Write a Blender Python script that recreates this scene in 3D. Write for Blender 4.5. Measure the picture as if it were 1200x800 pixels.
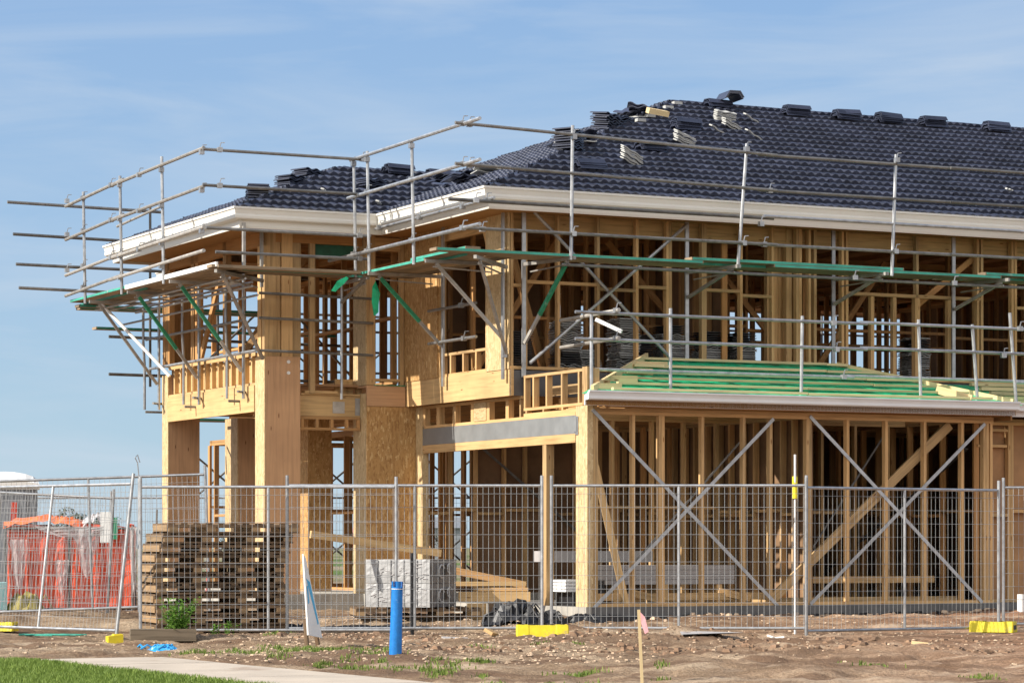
import bpy, bmesh, math, random
from mathutils import Vector, Matrix
import numpy as np
R = math.radians
random.seed(7)
rng = np.random.default_rng(7)
S = bpy.context.scene
C = S.collection
for o in list(bpy.data.objects): bpy.data.objects.remove(o)

# ------------------------------------------------------------------ camera
EYE = 1.09
cd = bpy.data.cameras.new('camera'); cam = bpy.data.objects.new('camera', cd); C.objects.link(cam)
cam.location = (0, 0, EYE); cam.rotation_euler = (R(90), 0, 0)
cd.sensor_width = 36; cd.lens = 3340/1200*36; cd.shift_y = 242/1200
cd.clip_start = 0.5; cd.clip_end = 20000
S.camera = cam
S.render.resolution_x = 1024; S.render.resolution_y = 682

# ------------------------------------------------------------------ light and exposure
SUN = Vector((-0.77, -0.30, 0.60)).normalized()
sd = bpy.data.lights.new('sun', 'SUN'); sd.energy = 4.7; sd.angle = R(0.5); sd.color = (1, .93, .82)
so = bpy.data.objects.new('sun', sd); C.objects.link(so)
so.rotation_euler = SUN.to_track_quat('Z', 'Y').to_euler()
so.location = (-30, -5, 40)
W = bpy.data.worlds.new('World'); S.world = W; W.use_nodes = True
nt = W.node_tree; nt.nodes.clear()
out = nt.nodes.new('ShaderNodeOutputWorld'); bg = nt.nodes.new('ShaderNodeBackground')
sky = nt.nodes.new('ShaderNodeTexSky'); sky.sky_type = 'NISHITA'; sky.sun_disc = False
sky.sun_elevation = math.asin(SUN.z); sky.sun_rotation = math.atan2(SUN.x, SUN.y)
sky.altitude = 50; sky.air_density = 1.0; sky.dust_density = 0.3; sky.ozone_density = 5.0
bg.inputs[1].default_value = 0.112
# thin streaky cloud high up
tc = nt.nodes.new('ShaderNodeTexCoord'); mp = nt.nodes.new('ShaderNodeMapping'); mp.inputs['Scale'].default_value = (6.5, 6.5, 42); mp.inputs['Rotation'].default_value = (0, R(-5), 0)
ns = nt.nodes.new('ShaderNodeTexNoise'); ns.inputs['Scale'].default_value = 1.0; ns.inputs['Detail'].default_value = 7; ns.inputs['Roughness'].default_value = .55; ns.inputs['Distortion'].default_value = .6
rp = nt.nodes.new('ShaderNodeValToRGB'); rp.color_ramp.elements[0].position = .40; rp.color_ramp.elements[0].color = (0, 0, 0, 1)
rp.color_ramp.elements[1].position = .72; rp.color_ramp.elements[1].color = (.5, .5, .5, 1)
mx = nt.nodes.new('ShaderNodeMix'); mx.data_type = 'RGBA'; mx.inputs['B'].default_value = (3.55, 4.05, 4.65, 1)
L = nt.links.new
L(tc.outputs['Generated'], mp.inputs[0]); L(mp.outputs[0], ns.inputs[0]); L(ns.outputs[0], rp.inputs[0])
sx = nt.nodes.new('ShaderNodeSeparateXYZ'); L(tc.outputs['Generated'], sx.inputs[0])
hr = nt.nodes.new('ShaderNodeMapRange'); hr.inputs['From Min'].default_value = .25; hr.inputs['From Max'].default_value = .6; hr.inputs['To Min'].default_value = .95; hr.inputs['To Max'].default_value = .0; L(sx.outputs[2], hr.inputs[0])
gr = nt.nodes.new('ShaderNodeValToRGB'); e = gr.color_ramp.elements
for q, (p_, c_) in enumerate(((0, (.275, .372, .425)), (.10, (.212, .315, .438)), (.20, (.160, .262, .425)))):
    if q == 2: e.new(.2)
    e[q].position = p_; e[q].color = (*c_, 1)
L(sx.outputs[2], gr.inputs[0])
gs = nt.nodes.new('ShaderNodeVectorMath'); gs.operation = 'SCALE'; gs.inputs['Scale'].default_value = 10.0; L(gr.outputs[0], gs.inputs[0])
hx = nt.nodes.new('ShaderNodeMix'); hx.data_type = 'RGBA'; L(hr.outputs[0], hx.inputs['Factor']); L(sky.outputs[0], hx.inputs['A']); L(gs.outputs[0], hx.inputs['B'])
L(rp.outputs[0], mx.inputs['Factor']); L(hx.outputs['Result'], mx.inputs['A'])
# bright cloud added to the unseen sky behind the camera to fill the shaded front
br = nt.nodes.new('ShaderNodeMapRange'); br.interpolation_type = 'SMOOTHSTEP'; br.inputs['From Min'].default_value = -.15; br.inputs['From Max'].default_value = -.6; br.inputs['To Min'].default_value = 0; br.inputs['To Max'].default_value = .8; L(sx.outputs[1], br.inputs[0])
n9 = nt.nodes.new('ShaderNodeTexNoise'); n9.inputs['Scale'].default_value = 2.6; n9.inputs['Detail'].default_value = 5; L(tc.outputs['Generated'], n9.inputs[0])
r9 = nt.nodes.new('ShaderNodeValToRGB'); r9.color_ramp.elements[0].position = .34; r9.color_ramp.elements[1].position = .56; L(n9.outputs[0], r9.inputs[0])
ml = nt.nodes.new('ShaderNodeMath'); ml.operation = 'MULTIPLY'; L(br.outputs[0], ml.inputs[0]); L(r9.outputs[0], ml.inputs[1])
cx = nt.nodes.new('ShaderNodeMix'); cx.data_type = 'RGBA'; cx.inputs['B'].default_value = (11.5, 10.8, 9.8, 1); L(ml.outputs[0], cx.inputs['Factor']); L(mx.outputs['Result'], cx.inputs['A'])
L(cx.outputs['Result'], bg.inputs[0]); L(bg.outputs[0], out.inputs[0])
S.view_settings.view_transform = 'Standard'; S.view_settings.look = 'None'
S.view_settings.exposure = 0.65; S.view_settings.gamma = 1
S.render.engine = 'CYCLES'
S.cycles.max_bounces = 6; S.cycles.diffuse_bounces = 4; S.cycles.glossy_bounces = 3; S.cycles.transparent_max_bounces = 8

# ------------------------------------------------------------------ materials
def newmat(name):
    m = bpy.data.materials.new(name); m.use_nodes = True
    n = m.node_tree; b = n.nodes['Principled BSDF']
    return m, n, b
def node(n, t, **k):
    x = n.nodes.new(t)
    for a, v in k.items():
        if a in x.inputs: x.inputs[a].default_value = v
        else: setattr(x, a, v)
    return x
def ramp(n, fac, stops):
    r = n.nodes.new('ShaderNodeValToRGB'); e = r.color_ramp.elements
    while len(e) < len(stops): e.new(.5)
    for i, (p, c) in enumerate(stops):
        e[i].position = p; e[i].color = (c[0], c[1], c[2], 1)
    n.links.new(fac, r.inputs[0]); return r.outputs[0]
def mixc(n, fac, a, b, mode='MIX'):
    m = n.nodes.new('ShaderNodeMix'); m.data_type = 'RGBA'; m.blend_type = mode
    for k, v in (('Factor', fac), ('A', a), ('B', b)):
        if hasattr(v, 'links'): n.links.new(v, m.inputs[k])
        elif k == 'Factor': m.inputs[k].default_value = v
        else: m.inputs[k].default_value = (v[0], v[1], v[2], 1)
    return m.outputs['Result']
def tintval(n, lo, hi):
    a = n.nodes.new('ShaderNodeAttribute'); a.attribute_name = 'tint'
    o = n.nodes.new('ShaderNodeObjectInfo')
    ad = node(n, 'ShaderNodeMath', operation='ADD'); n.links.new(a.outputs['Fac'], ad.inputs[0]); n.links.new(o.outputs['Random'], ad.inputs[1])
    fr = node(n, 'ShaderNodeMath', operation='FRACT'); n.links.new(ad.outputs[0], fr.inputs[0])
    mr = n.nodes.new('ShaderNodeMapRange'); mr.inputs['To Min'].default_value = lo; mr.inputs['To Max'].default_value = hi
    n.links.new(fr.outputs[0], mr.inputs[0]); return mr.outputs[0], fr.outputs[0]
def timber(name, c, dark=.62, rough=.75, lo=.78, hi=1.12, warm=.25):
    m, n, b = newmat(name)
    uv = n.nodes.new('ShaderNodeUVMap')
    mp = node(n, 'ShaderNodeMapping'); mp.inputs['Scale'].default_value = (1.3, 26, 1); n.links.new(uv.outputs[0], mp.inputs[0])
    ns = node(n, 'ShaderNodeTexNoise', Scale=1.0, Detail=5.0, Distortion=.5); n.links.new(mp.outputs[0], ns.inputs[0])
    g = ramp(n, ns.outputs[0], [(.3, [x*dark for x in c]), (.5, c), (.75, [min(1, x*1.12) for x in c])])
    mp2 = node(n, 'ShaderNodeMapping'); mp2.inputs['Scale'].default_value = (2.2, 9, 1); n.links.new(uv.outputs[0], mp2.inputs[0])
    vo = node(n, 'ShaderNodeTexVoronoi', Scale=1.0); n.links.new(mp2.outputs[0], vo.inputs[0])
    k = ramp(n, vo.outputs['Distance'], [(.05, (1, 1, 1)), (.11, (0, 0, 0))])
    g = mixc(n, k, g, [c[0]*.32, c[1]*.22, c[2]*.18])
    # broad weathering
    n3 = node(n, 'ShaderNodeTexNoise', Scale=1.7, Detail=3.0); n.links.new(uv.outputs[0], n3.inputs[0])
    wz = ramp(n, n3.outputs[0], [(.3, (.84, .82, .80)), (.7, (1.06, 1.04, 1))])
    g = mixc(n, 1.0, g, wz, 'MULTIPLY')
    tv, fr = tintval(n, lo, hi)
    cb = n.nodes.new('ShaderNodeCombineXYZ')
    for i, s in enumerate((1, 1, 1)): n.links.new(tv, cb.inputs[i])
    g = mixc(n, 1.0, g, cb.outputs[0], 'MULTIPLY')
    w = node(n, 'ShaderNodeMath', operation='MULTIPLY'); n.links.new(fr, w.inputs[0]); w.inputs[1].default_value = warm
    g = mixc(n, w.outputs[0], g, [c[0]*1.0, c[1]*.72, c[2]*.42])
    n.links.new(g, b.inputs['Base Color']); b.inputs['Roughness'].default_value = rough
    b.inputs['Specular IOR Level'].default_value = .25
    bp = node(n, 'ShaderNodeBump', Strength=.25, Distance=.003); n.links.new(ns.outputs[0], bp.inputs['Height']); n.links.new(bp.outputs[0], b.inputs['Normal'])
    return m
def osb(name, c1, c2, c3):
    m, n, b = newmat(name)
    uv = n.nodes.new('ShaderNodeUVMap')
    col = None; hs = []
    for i, (rot, sc) in enumerate((((.35), (9, 40, 1)), ((-.5), (11, 34, 1)))):
        mp = node(n, 'ShaderNodeMapping'); mp.inputs['Scale'].default_value = sc; mp.inputs['Rotation'].default_value = (0, 0, rot); n.links.new(uv.outputs[0], mp.inputs[0])
        vo = node(n, 'ShaderNodeTexVoronoi', Scale=1.0); n.links.new(mp.outputs[0], vo.inputs[0])
        sp = n.nodes.new('ShaderNodeSeparateColor'); n.links.new(vo.outputs['Color'], sp.inputs[0])
        hs.append(ramp(n, sp.outputs[0], [(0, c1), (.45, c2), (.8, c2), (1, c3)]))
    ns = node(n, 'ShaderNodeTexNoise', Scale=14.0, Detail=2.0); n.links.new(uv.outputs[0], ns.inputs[0])
    f = ramp(n, ns.outputs[0], [(.47, (0, 0, 0)), (.53, (1, 1, 1))])
    g = mixc(n, f, hs[0], hs[1])
    tv, fr = tintval(n, .9, 1.06)
    cb = n.nodes.new('ShaderNodeCombineXYZ')
    for i in range(3): n.links.new(tv, cb.inputs[i])
    g = mixc(n, 1.0, g, cb.outputs[0], 'MULTIPLY')
    n.links.new(g, b.inputs['Base Color']); b.inputs['Roughness'].default_value = .7
    return m
def plain(name, c, rough=.6, metal=0, var=.12, scale=6, bump=0, spec=.5, trans=0, coat=0, dirt=None, tv=None):
    m, n, b = newmat(name)
    tcn = n.nodes.new('ShaderNodeTexCoord')
    ns = node(n, 'ShaderNodeTexNoise', Scale=float(scale), Detail=6.0, Roughness=.6); n.links.new(tcn.outputs['Object'], ns.inputs[0])
    g = ramp(n, ns.outputs[0], [(.3, [x*(1-var) for x in c]), (.7, [min(1, x*(1+var)) for x in c])])
    if dirt:
        n2 = node(n, 'ShaderNodeTexNoise', Scale=float(scale)*.6, Detail=8.0, Roughness=.7); n.links.new(tcn.outputs['Object'], n2.inputs[0])
        f = ramp(n, n2.outputs[0], [(dirt[1], (0, 0, 0)), (dirt[1]+.1, (1, 1, 1))]); g = mixc(n, f, g, dirt[0])
    if tv:
        t, fr = tintval(n, *tv); cb = n.nodes.new('ShaderNodeCombineXYZ')
        for i in range(3): n.links.new(t, cb.inputs[i])
        g = mixc(n, 1.0, g, cb.outputs[0], 'MULTIPLY')
    n.links.new(g, b.inputs['Base Color'])
    rr = n.nodes.new('ShaderNodeMapRange'); rr.inputs['To Min'].default_value = max(0, rough-.1); rr.inputs['To Max'].default_value = min(1, rough+.12); n.links.new(ns.outputs[0], rr.inputs[0]); n.links.new(rr.outputs[0], b.inputs['Roughness'])
    b.inputs['Metallic'].default_value = metal; b.inputs['Specular IOR Level'].default_value = spec
    if coat: b.inputs['Coat Weight'].default_value = coat
    if bump:
        bp = node(n, 'ShaderNodeBump', Strength=.6, Distance=bump); n.links.new(ns.outputs[0], bp.inputs['Height']); n.links.new(bp.outputs[0], b.inputs['Normal'])
    return m
PINE = (.60, .415, .215)
M = {
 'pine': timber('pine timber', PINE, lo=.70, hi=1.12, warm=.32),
 'pine_inner': timber('shaded pine timber', (.56, .34, .155), lo=.6, hi=1.05, warm=.4),  # darker copy of pine for inner framing, interior shade put into its colour
 'lvl': timber('laminated beam timber', (.58, .40, .20), dark=.8, lo=.95, hi=1.05, warm=.1),
 'ply': timber('reddish plywood', (.54, .34, .20), dark=.84, lo=.92, hi=1.04, warm=.1),
 'board': timber('grey scaffold board', (.32, .26, .19), dark=.5, lo=.6, hi=1.15),
 'pallet': timber('weathered pallet timber', (.17, .12, .078), dark=.5, lo=.6, hi=1.25),
 'pallet_end': timber('paler pallet block timber', (.33, .235, .14), dark=.7),  # blocks and end boards are paler than the deck boards
 'batten': timber('pale roof batten', (.68, .55, .32), dark=.8, warm=.1),
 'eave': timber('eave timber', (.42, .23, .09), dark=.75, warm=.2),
 'osb': osb('strand board', (.33, .17, .055), (.48, .28, .105), (.64, .44, .21)),
 'osb_pale': osb('pale strand board', (.40, .27, .13), (.55, .40, .21), (.64, .5, .29)),
 'galv': plain('galvanised steel', (.42, .43, .44), rough=.42, metal=.75, var=.22, scale=9, tv=(.75, 1.1)),
 'galv_shaded': plain('shaded scaffold tube', (.21, .205, .195), rough=.5, metal=.55, var=.3, scale=7, dirt=((.10, .065, .045), .66), tv=(.6, 1.15)),  # darker copy of galv, shade put into the colour; brown patches are dirt
 'wire': plain('galvanised fence wire', (.40, .41, .41), rough=.5, metal=.5, var=.1),
 'bracket': plain('pale bracket steel', (.36, .34, .31), rough=.55, metal=.35, var=.25, scale=8, tv=(.7, 1.15)),
 'steel': plain('galvanised lintel steel', (.30, .31, .31), rough=.5, metal=.5, var=.1, scale=4),
 'dark_steel': plain('charcoal steel beam', (.085, .085, .09), rough=.6, var=.2),
 'green_edge': plain('green painted edge', (.05, .33, .25), rough=.6, var=.25, scale=5, dirt=((.30, .42, .36), .62)),
 'green_paint': plain('green stickered steel', (.02, .22, .11), rough=.55, var=.3, scale=14, dirt=((.3, .35, .3), .6)),
 'green_wrap': plain('green roof wrap', (.015, .50, .24), rough=.4, var=.35, scale=5, bump=.02),
 'gutter': plain('cream steel gutter', (.74, .72, .66), rough=.4, var=.03, scale=3),
 'gutter_grey': plain('pale grey steel gutter', (.70, .70, .70), rough=.4, var=.04, scale=3),
 'tile': plain('glazed charcoal roof tile', (.032, .037, .060), rough=.36, var=.22, scale=5, spec=.6, tv=(.72, 1.35), dirt=((.16, .14, .12), .73)),
 'tile_edge': plain('raw tile underside', (.09, .09, .095), rough=.8, var=.2),
 'tile_black': plain('black plastic wrapped tile', (.02, .02, .022), rough=.5, var=.3),
 'tile_pale': plain('cut tile edge cement', (.40, .40, .38), rough=.9, var=.2),
 'tile_stack': plain('stacked grey tile', (.34, .345, .34), rough=.7, var=.25, tv=(.7, 1.3)),
 'concrete': plain('slab concrete', (.36, .34, .30), rough=.9, var=.18, scale=5, bump=.004),
 'concrete_shaded': plain('shaded slab edge', (.13, .125, .12), rough=.9, var=.25, scale=4),  # dark copy of the slab concrete, shade of the right-hand face in its colour
 'path': plain('footpath concrete', (.44, .375, .30), rough=.95, var=.14, scale=1.6, bump=.003, dirt=((.26, .17, .11), .60)),
 'yellow': plain('yellow plastic', (.70, .57, .015), rough=.5, var=.14, scale=9, dirt=((.40, .30, .11), .58)),
 'blue': plain('blue plastic pipe', (.006, .17, .52), rough=.42, var=.2, scale=16, dirt=((.28, .42, .55), .62)),
 'blue_bag': plain('blue printed plastic bag', (.03, .30, .62), rough=.35, var=.2, scale=10, bump=.02, dirt=((.6, .66, .7), .62)),
 'white': plain('white plastic', (.78, .78, .76), rough=.45, var=.05),
 'sign_blue': plain('sky blue print', (.08, .42, .68), rough=.5, var=.05),
 'pink': plain('pink ribbon', (.72, .36, .38), rough=.6, var=.1),
 'orange': plain('orange net liner', (.66, .085, .03), rough=.5, var=.28, scale=3.5, bump=.03),
 'orange_top': plain('orange plastic sheet', (.75, .19, .07), rough=.35, var=.25, scale=5, bump=.03),
 'clear': plain('milky plastic sheet', (.52, .50, .50), rough=.3, var=.2, scale=6, bump=.04),
 'brick_wrap': plain('plastic wrapped blocks', (.37, .37, .37), rough=.5, var=.14, scale=9, bump=.006, coat=.15),
 'dark_wrap': plain('shaded end and block joints', (.12, .12, .125), rough=.4, var=.5, scale=7, bump=.03),  # dark joints, and the shade of the right end put into the colour
 'black': plain('black plastic', (.013, .013, .015), rough=.45, var=.3, scale=8, bump=.02),
 'grey_wall': plain('grey moulded plastic', (.20, .22, .25), rough=.55, var=.08),
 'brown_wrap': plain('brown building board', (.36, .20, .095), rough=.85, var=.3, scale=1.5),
 'void': plain('dark interior backing', (.22, .13, .07), rough=.85, var=.35, scale=1.5),  # interior shade put into the colour of the backing sheets
 'grey_board': plain('grey plasterboard', (.36, .34, .33), rough=.85, var=.1),
 'bark': plain('bark', (.10, .075, .05), rough=.95, var=.3),
 'pebble': plain('crushed rock', (.42, .31, .215), rough=.95, var=.25, tv=(.5, 1.35)),
 'clod': plain('dark soil', (.21, .13, .08), rough=1, var=.3, scale=14, bump=.01, tv=(.6, 1.4)),
 'olive': plain('dull yellow sack', (.30, .25, .06), rough=.7, var=.3),
 'green_dark': plain('dark green wrap', (.015, .10, .06), rough=.6, var=.3),
 'red': plain('red plastic', (.6, .05, .02), rough=.5),
 'cyan': plain('pale aqua plastic', (.35, .62, .62), rough=.5),
}
def foliage(name, c1, c2, t=.25):
    m, n, b = newmat(name)
    a = n.nodes.new('ShaderNodeAttribute'); a.attribute_name = 'tint'
    g = ramp(n, a.outputs['Fac'], [(0, c1), (1, c2)])
    n.links.new(g, b.inputs['Base Color']); b.inputs['Roughness'].default_value = .6; b.inputs['Specular IOR Level'].default_value = .3
    tr = n.nodes.new('ShaderNodeBsdfTranslucent'); n.links.new(g, tr.inputs[0])
    mx = n.nodes.new('ShaderNodeMixShader'); mx.inputs[0].default_value = t
    n.links.new(b.outputs[0], mx.inputs[1]); n.links.new(tr.outputs[0], mx.inputs[2])
    n.links.new(mx.outputs[0], n.nodes['Material Output'].inputs[0]); return m
M['grass'] = foliage('lawn grass', (.09, .16, .02), (.25, .34, .07), .35)
M['tuft'] = foliage('dry weeds', (.08, .14, .02), (.24, .30, .07), .25)
M['weed'] = foliage('weed leaves', (.06, .15, .02), (.20, .36, .06), .35)
m, n, b = newmat('thin milky film'); M['film'] = m
b.inputs['Base Color'].default_value = (.55, .53, .53, 1); b.inputs['Roughness'].default_value = .3; b.inputs['Alpha'].default_value = .5
M['far_leaf'] = foliage('distant leaves', (.05, .065, .04), (.12, .135, .085), .2)

# ground
m, n, b = newmat('site soil'); M['soil'] = m
g = n.nodes.new('ShaderNodeNewGeometry'); sp = n.nodes.new('ShaderNodeSeparateXYZ'); n.links.new(g.outputs['Position'], sp.inputs[0])
n1 = node(n, 'ShaderNodeTexNoise', Scale=1.1, Detail=9.0, Roughness=.62); n.links.new(g.outputs['Position'], n1.inputs[0])
n2 = node(n, 'ShaderNodeTexNoise', Scale=26.0, Detail=5.0, Roughness=.7); n.links.new(g.outputs['Position'], n2.inputs[0])
base = ramp(n, n1.outputs[0], [(.3, (.155, .105, .066)), (.5, (.30, .213, .138)), (.7, (.44, .34, .235))])
red = ramp(n, n1.outputs[0], [(.3, (.155, .075, .043)), (.5, (.30, .155, .092)), (.7, (.40, .245, .155))])
mr = n.nodes.new('ShaderNodeMapRange'); n.links.new(sp.outputs[0], mr.inputs[0]); mr.inputs['From Min'].default_value = 1.5; mr.inputs['From Max'].default_value = 7.5
ad = node(n, 'ShaderNodeMath', operation='MULTIPLY'); n.links.new(mr.outputs[0], ad.inputs[0]); ad.inputs[1].default_value = .85
col = mixc(n, ad.outputs[0], base, red)
sk = ramp(n, n2.outputs[0], [(.35, (.62, .6, .58)), (.6, (1.12, 1.12, 1.12))])
col = mixc(n, 1.0, col, sk, 'MULTIPLY')
bm_ = node(n, 'ShaderNodeMapping'); bm_.inputs['Scale'].default_value = (.22, 1.15, 1); n.links.new(g.outputs['Position'], bm_.inputs[0])
nb = node(n, 'ShaderNodeTexNoise', Scale=1.0, Detail=8.0, Roughness=.65, Distortion=.6); n.links.new(bm_.outputs[0], nb.inputs[0])
fb = ramp(n, nb.outputs[0], [(.48, (0, 0, 0)), (.57, (.85, .85, .85))])
col = mixc(n, fb, col, (.145, .088, .055))
fl = ramp(n, nb.outputs[0], [(.34, (.55, .55, .55)), (.44, (0, 0, 0))])
col = mixc(n, fl, col, (.52, .41, .30))
# beyond the building site the ground is rough pasture
my = n.nodes.new('ShaderNodeMapRange'); n.links.new(sp.outputs[1], my.inputs[0]); my.inputs['From Min'].default_value = 75; my.inputs['From Max'].default_value = 95
n5 = node(n, 'ShaderNodeTexNoise', Scale=.05, Detail=4.0); n.links.new(g.outputs['Position'], n5.inputs[0])
past = ramp(n, n5.outputs[0], [(.4, (.10, .15, .04)), (.6, (.27, .22, .15))])
col = mixc(n, my.outputs[0], col, past)
n.links.new(col, b.inputs['Base Color']); b.inputs['Roughness'].default_value = .95; b.inputs['Specular IOR Level'].default_value = .15
bp = node(n, 'ShaderNodeBump', Strength=.9, Distance=.03); n.links.new(n2.outputs[0], bp.inputs['Height']); n.links.new(bp.outputs[0], b.inputs['Normal'])

# ------------------------------------------------------------------ mesh builder
class MB:
    def __init__(s): s.v = []; s.f = []; s.uv = []; s.t = []; s.mi = []; s.mats = []
    def hexa(s, c, ex, ey, ez, mat=None, tint=None):
        """oriented box, half vectors; uv.x runs along the longest"""
        t = random.random() if tint is None else tint
        c, ex, ey, ez = map(Vector, (c, ex, ey, ez))
        i = len(s.v)
        for a in (-1, 1):
            for b_ in (-1, 1):
                for d in (-1, 1): s.v.append(c + ex*a + ey*b_ + ez*d)
        L_ = [ex.length, ey.length, ez.length]; la = L_.index(max(L_)); off = (random.random()*20, random.random()*20)
        cs = {k: ((k >> 2 & 1)*2-1, (k >> 1 & 1)*2-1, (k & 1)*2-1) for k in range(8)}
        for q, ax in (((0, 1, 3, 2), 0), ((4, 6, 7, 5), 0), ((0, 4, 5, 1), 1), ((2, 3, 7, 6), 1), ((0, 2, 6, 4), 2), ((1, 5, 7, 3), 2)):
            s.f.append([i+k for k in q])
            r = [a for a in range(3) if a != ax]
            if la in r: p, o = la, [a for a in r if a != la][0]
            else: p, o = r
            for k in q: s.uv.append((cs[k][p]*L_[p]+off[0], cs[k][o]*L_[o]+off[1]+ax*.37))
            s.t.append(t); s.mi.append(s.m(mat))
    def m(s, mat):
        if mat is None: return 0
        if mat not in s.mats: s.mats.append(mat)
        return s.mats.index(mat)
    def box(s, x0, x1, y0, y1, z0, z1, mat=None, tint=None):
        s.hexa(((x0+x1)/2, (y0+y1)/2, (z0+z1)/2), ((x1-x0)/2, 0, 0), (0, (y1-y0)/2, 0), (0, 0, (z1-z0)/2), mat, tint)
    def beam(s, a, b, w, h, mat=None, up=(0, 0, 1), tint=None):
        a, b = Vector(a), Vector(b); d = (b-a); up = Vector(up)
        if abs(d.normalized().dot(up)) > .98: up = Vector((1, 0, 0))
        sd_ = d.cross(up).normalized(); u2 = sd_.cross(d).normalized()
        s.hexa((a+b)/2, d/2, sd_*w/2, u2*h/2, mat, tint)
    def tube(s, a, b, r, n=8, mat=None, r2=None, caps=True):
        s.poly([a, b], r, n, mat, r2, caps)
    def poly(s, pts, r, n=8, mat=None, r2=None, caps=True):
        pts = [Vector(p) for p in pts]; t = random.random(); mi = s.m(mat); rings = []
        for k, p in enumerate(pts):
            d = (pts[min(k+1, len(pts)-1)]-pts[max(k-1, 0)]).normalized()
            up = Vector((0, 0, 1)) if abs(d.z) < .95 else Vector((1, 0, 0))
            x = d.cross(up).normalized(); y = d.cross(x)
            rr = r if r2 is None else r+(r2-r)*k/(len(pts)-1)
            rings.append(len(s.v))
            for j in range(n):
                a_ = 2*math.pi*j/n; s.v.append(p+(x*math.cos(a_)+y*math.sin(a_))*rr)
        for k in range(len(pts)-1):
            for j in range(n):
                s.f.append([rings[k]+j, rings[k]+(j+1) % n, rings[k+1]+(j+1) % n, rings[k+1]+j]); s.t.append(t); s.mi.append(mi); s.uv += [(0, 0)]*4
        if caps:
            s.f.append([rings[0]+j for j in range(n)][::-1]); s.t.append(t); s.mi.append(mi); s.uv += [(0, 0)]*n
            s.f.append([rings[-1]+j for j in range(n)]); s.t.append(t); s.mi.append(mi); s.uv += [(0, 0)]*n
    def face(s, pts, mat=None, tint=None, uv=None):
        i = len(s.v); s.v += [Vector(p) for p in pts]; s.f.append(list(range(i, i+len(pts))))
        s.t.append(random.random() if tint is None else tint); s.mi.append(s.m(mat))
        s.uv += uv or [(p[0], p[1]) for p in pts]
    def sweep(s, path, prof, closed=False, mat=None):
        """profile (offset to the right of travel, z) swept along a horizontal path with mitred corners"""
        n = len(path); rings = []; mi = s.m(mat)
        P = [Vector((p[0], p[1])) for p in path]
        for k in range(n):
            if closed: a, b_ = P[k-1], P[(k+1) % n]
            else: a, b_ = P[max(k-1, 0)], P[min(k+1, n-1)]
            d1 = (P[k]-a).normalized() if (P[k]-a).length > 0 else (b_-P[k]).normalized()
            d2 = (b_-P[k]).normalized() if (b_-P[k]).length > 0 else d1
            n1_ = Vector((d1.y, -d1.x)); n2_ = Vector((d2.y, -d2.x)); mtr = (n1_+n2_); mtr /= max(.2, mtr.length_squared/2)
            rings.append(len(s.v))
            for o, z in prof: q = P[k]+mtr*o; s.v.append(Vector((q.x, q.y, z)))
        c = len(prof)
        for k in range(n if closed else n-1):
            r0, r1 = rings[k], rings[(k+1) % n]
            for j in range(c):
                s.f.append([r0+j, r0+(j+1) % c, r1+(j+1) % c, r1+j]); s.t.append(.5); s.mi.append(mi); s.uv += [(0, 0)]*4
        if not closed:
            for r0 in (rings[0], rings[-1]): s.f.append([r0+j for j in range(c)]); s.t.append(.5); s.mi.append(mi); s.uv += [(0, 0)]*c
    def mesh(s, name, mat, smooth=False):
        me = bpy.data.meshes.new(name); me.from_pydata([tuple(v) for v in s.v], [], s.f)
        mats = s.mats if s.mats else [mat]
        for x in mats: me.materials.append(M[x])
        if s.mats: me.polygons.foreach_set('material_index', s.mi)
        uvl = me.uv_layers.new(name='UVMap'); uvl.data.foreach_set('uv', [c for p in s.uv for c in p])
        at = me.attributes.new('tint', 'FLOAT', 'FACE'); at.data.foreach_set('value', s.t)
        if smooth: me.polygons.foreach_set('use_smooth', [True]*len(me.polygons))
        me.update(); return me
    def build(s, name, mat='pine', parent=None, smooth=False, loc=None):
        return link(name, s.mesh(name, mat, smooth), parent, loc)
def link(name, data, parent=None, loc=None):
    o = bpy.data.objects.new(name, data); C.objects.link(o)
    if parent: o.parent = parent
    if loc: o.location = loc
    return o
def build_each(b, name, mat='pine', parent=None):
    """every separate board or box of the builder becomes a part of its own"""
    lab = {}
    def find(x):
        while lab.setdefault(x, x) != x: x = lab[x]
        return x
    for f_ in b.f:
        r0 = find(f_[0])
        for k in f_[1:]: lab[find(k)] = r0
    groups = {}; off = 0
    for n_, f_ in enumerate(b.f):
        groups.setdefault(find(f_[0]), []).append((n_, f_, off)); off += len(f_)
    res = []
    for g in groups.values():
        q = MB(); q.mats = list(b.mats); mp_ = {}
        for n_, f_, o_ in g:
            ff_ = []
            for k in f_:
                if k not in mp_: mp_[k] = len(q.v); q.v.append(b.v[k])
                ff_.append(mp_[k])
            q.f.append(ff_); q.t.append(b.t[n_]); q.mi.append(b.mi[n_]); q.uv += b.uv[o_:o_+len(f_)]
        res.append(q.build(name, mat, parent))
    return res
def tag(o, label=None, cat=None, group=None, kind=None):
    if label: o['label'] = label
    if cat: o['category'] = cat
    if group: o['group'] = group
    if kind: o['kind'] = kind
    return o
def empty(name, label, cat, loc=(0, 0, 0), rz=0, group=None):
    o = link(name, None); o.location = loc; o.rotation_euler = (0, 0, rz); o.empty_display_size = .2
    return tag(o, label, cat, group)
def copy_tree(o, parent=None):
    c = o.copy(); C.objects.link(c); c.parent = parent
    for ch in [x for x in bpy.data.objects if x.parent == o]: copy_tree(ch, c)
    return c
# the house grid: u runs along the right-hand front, v runs back along the left-hand front
ORG = Vector((1.07, 39.76, 0)); ROT = math.atan2(.4409, .8976)
CU, SU = math.cos(ROT), math.sin(ROT)
def wl(u, v, z=0): return Vector((ORG.x+CU*u-SU*v, ORG.y+SU*u+CU*v, z))
def grid_thing(name, label, cat, group=None, at=(0, 0)):
    return empty(name, label, cat, wl(*at), ROT, group)

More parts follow.
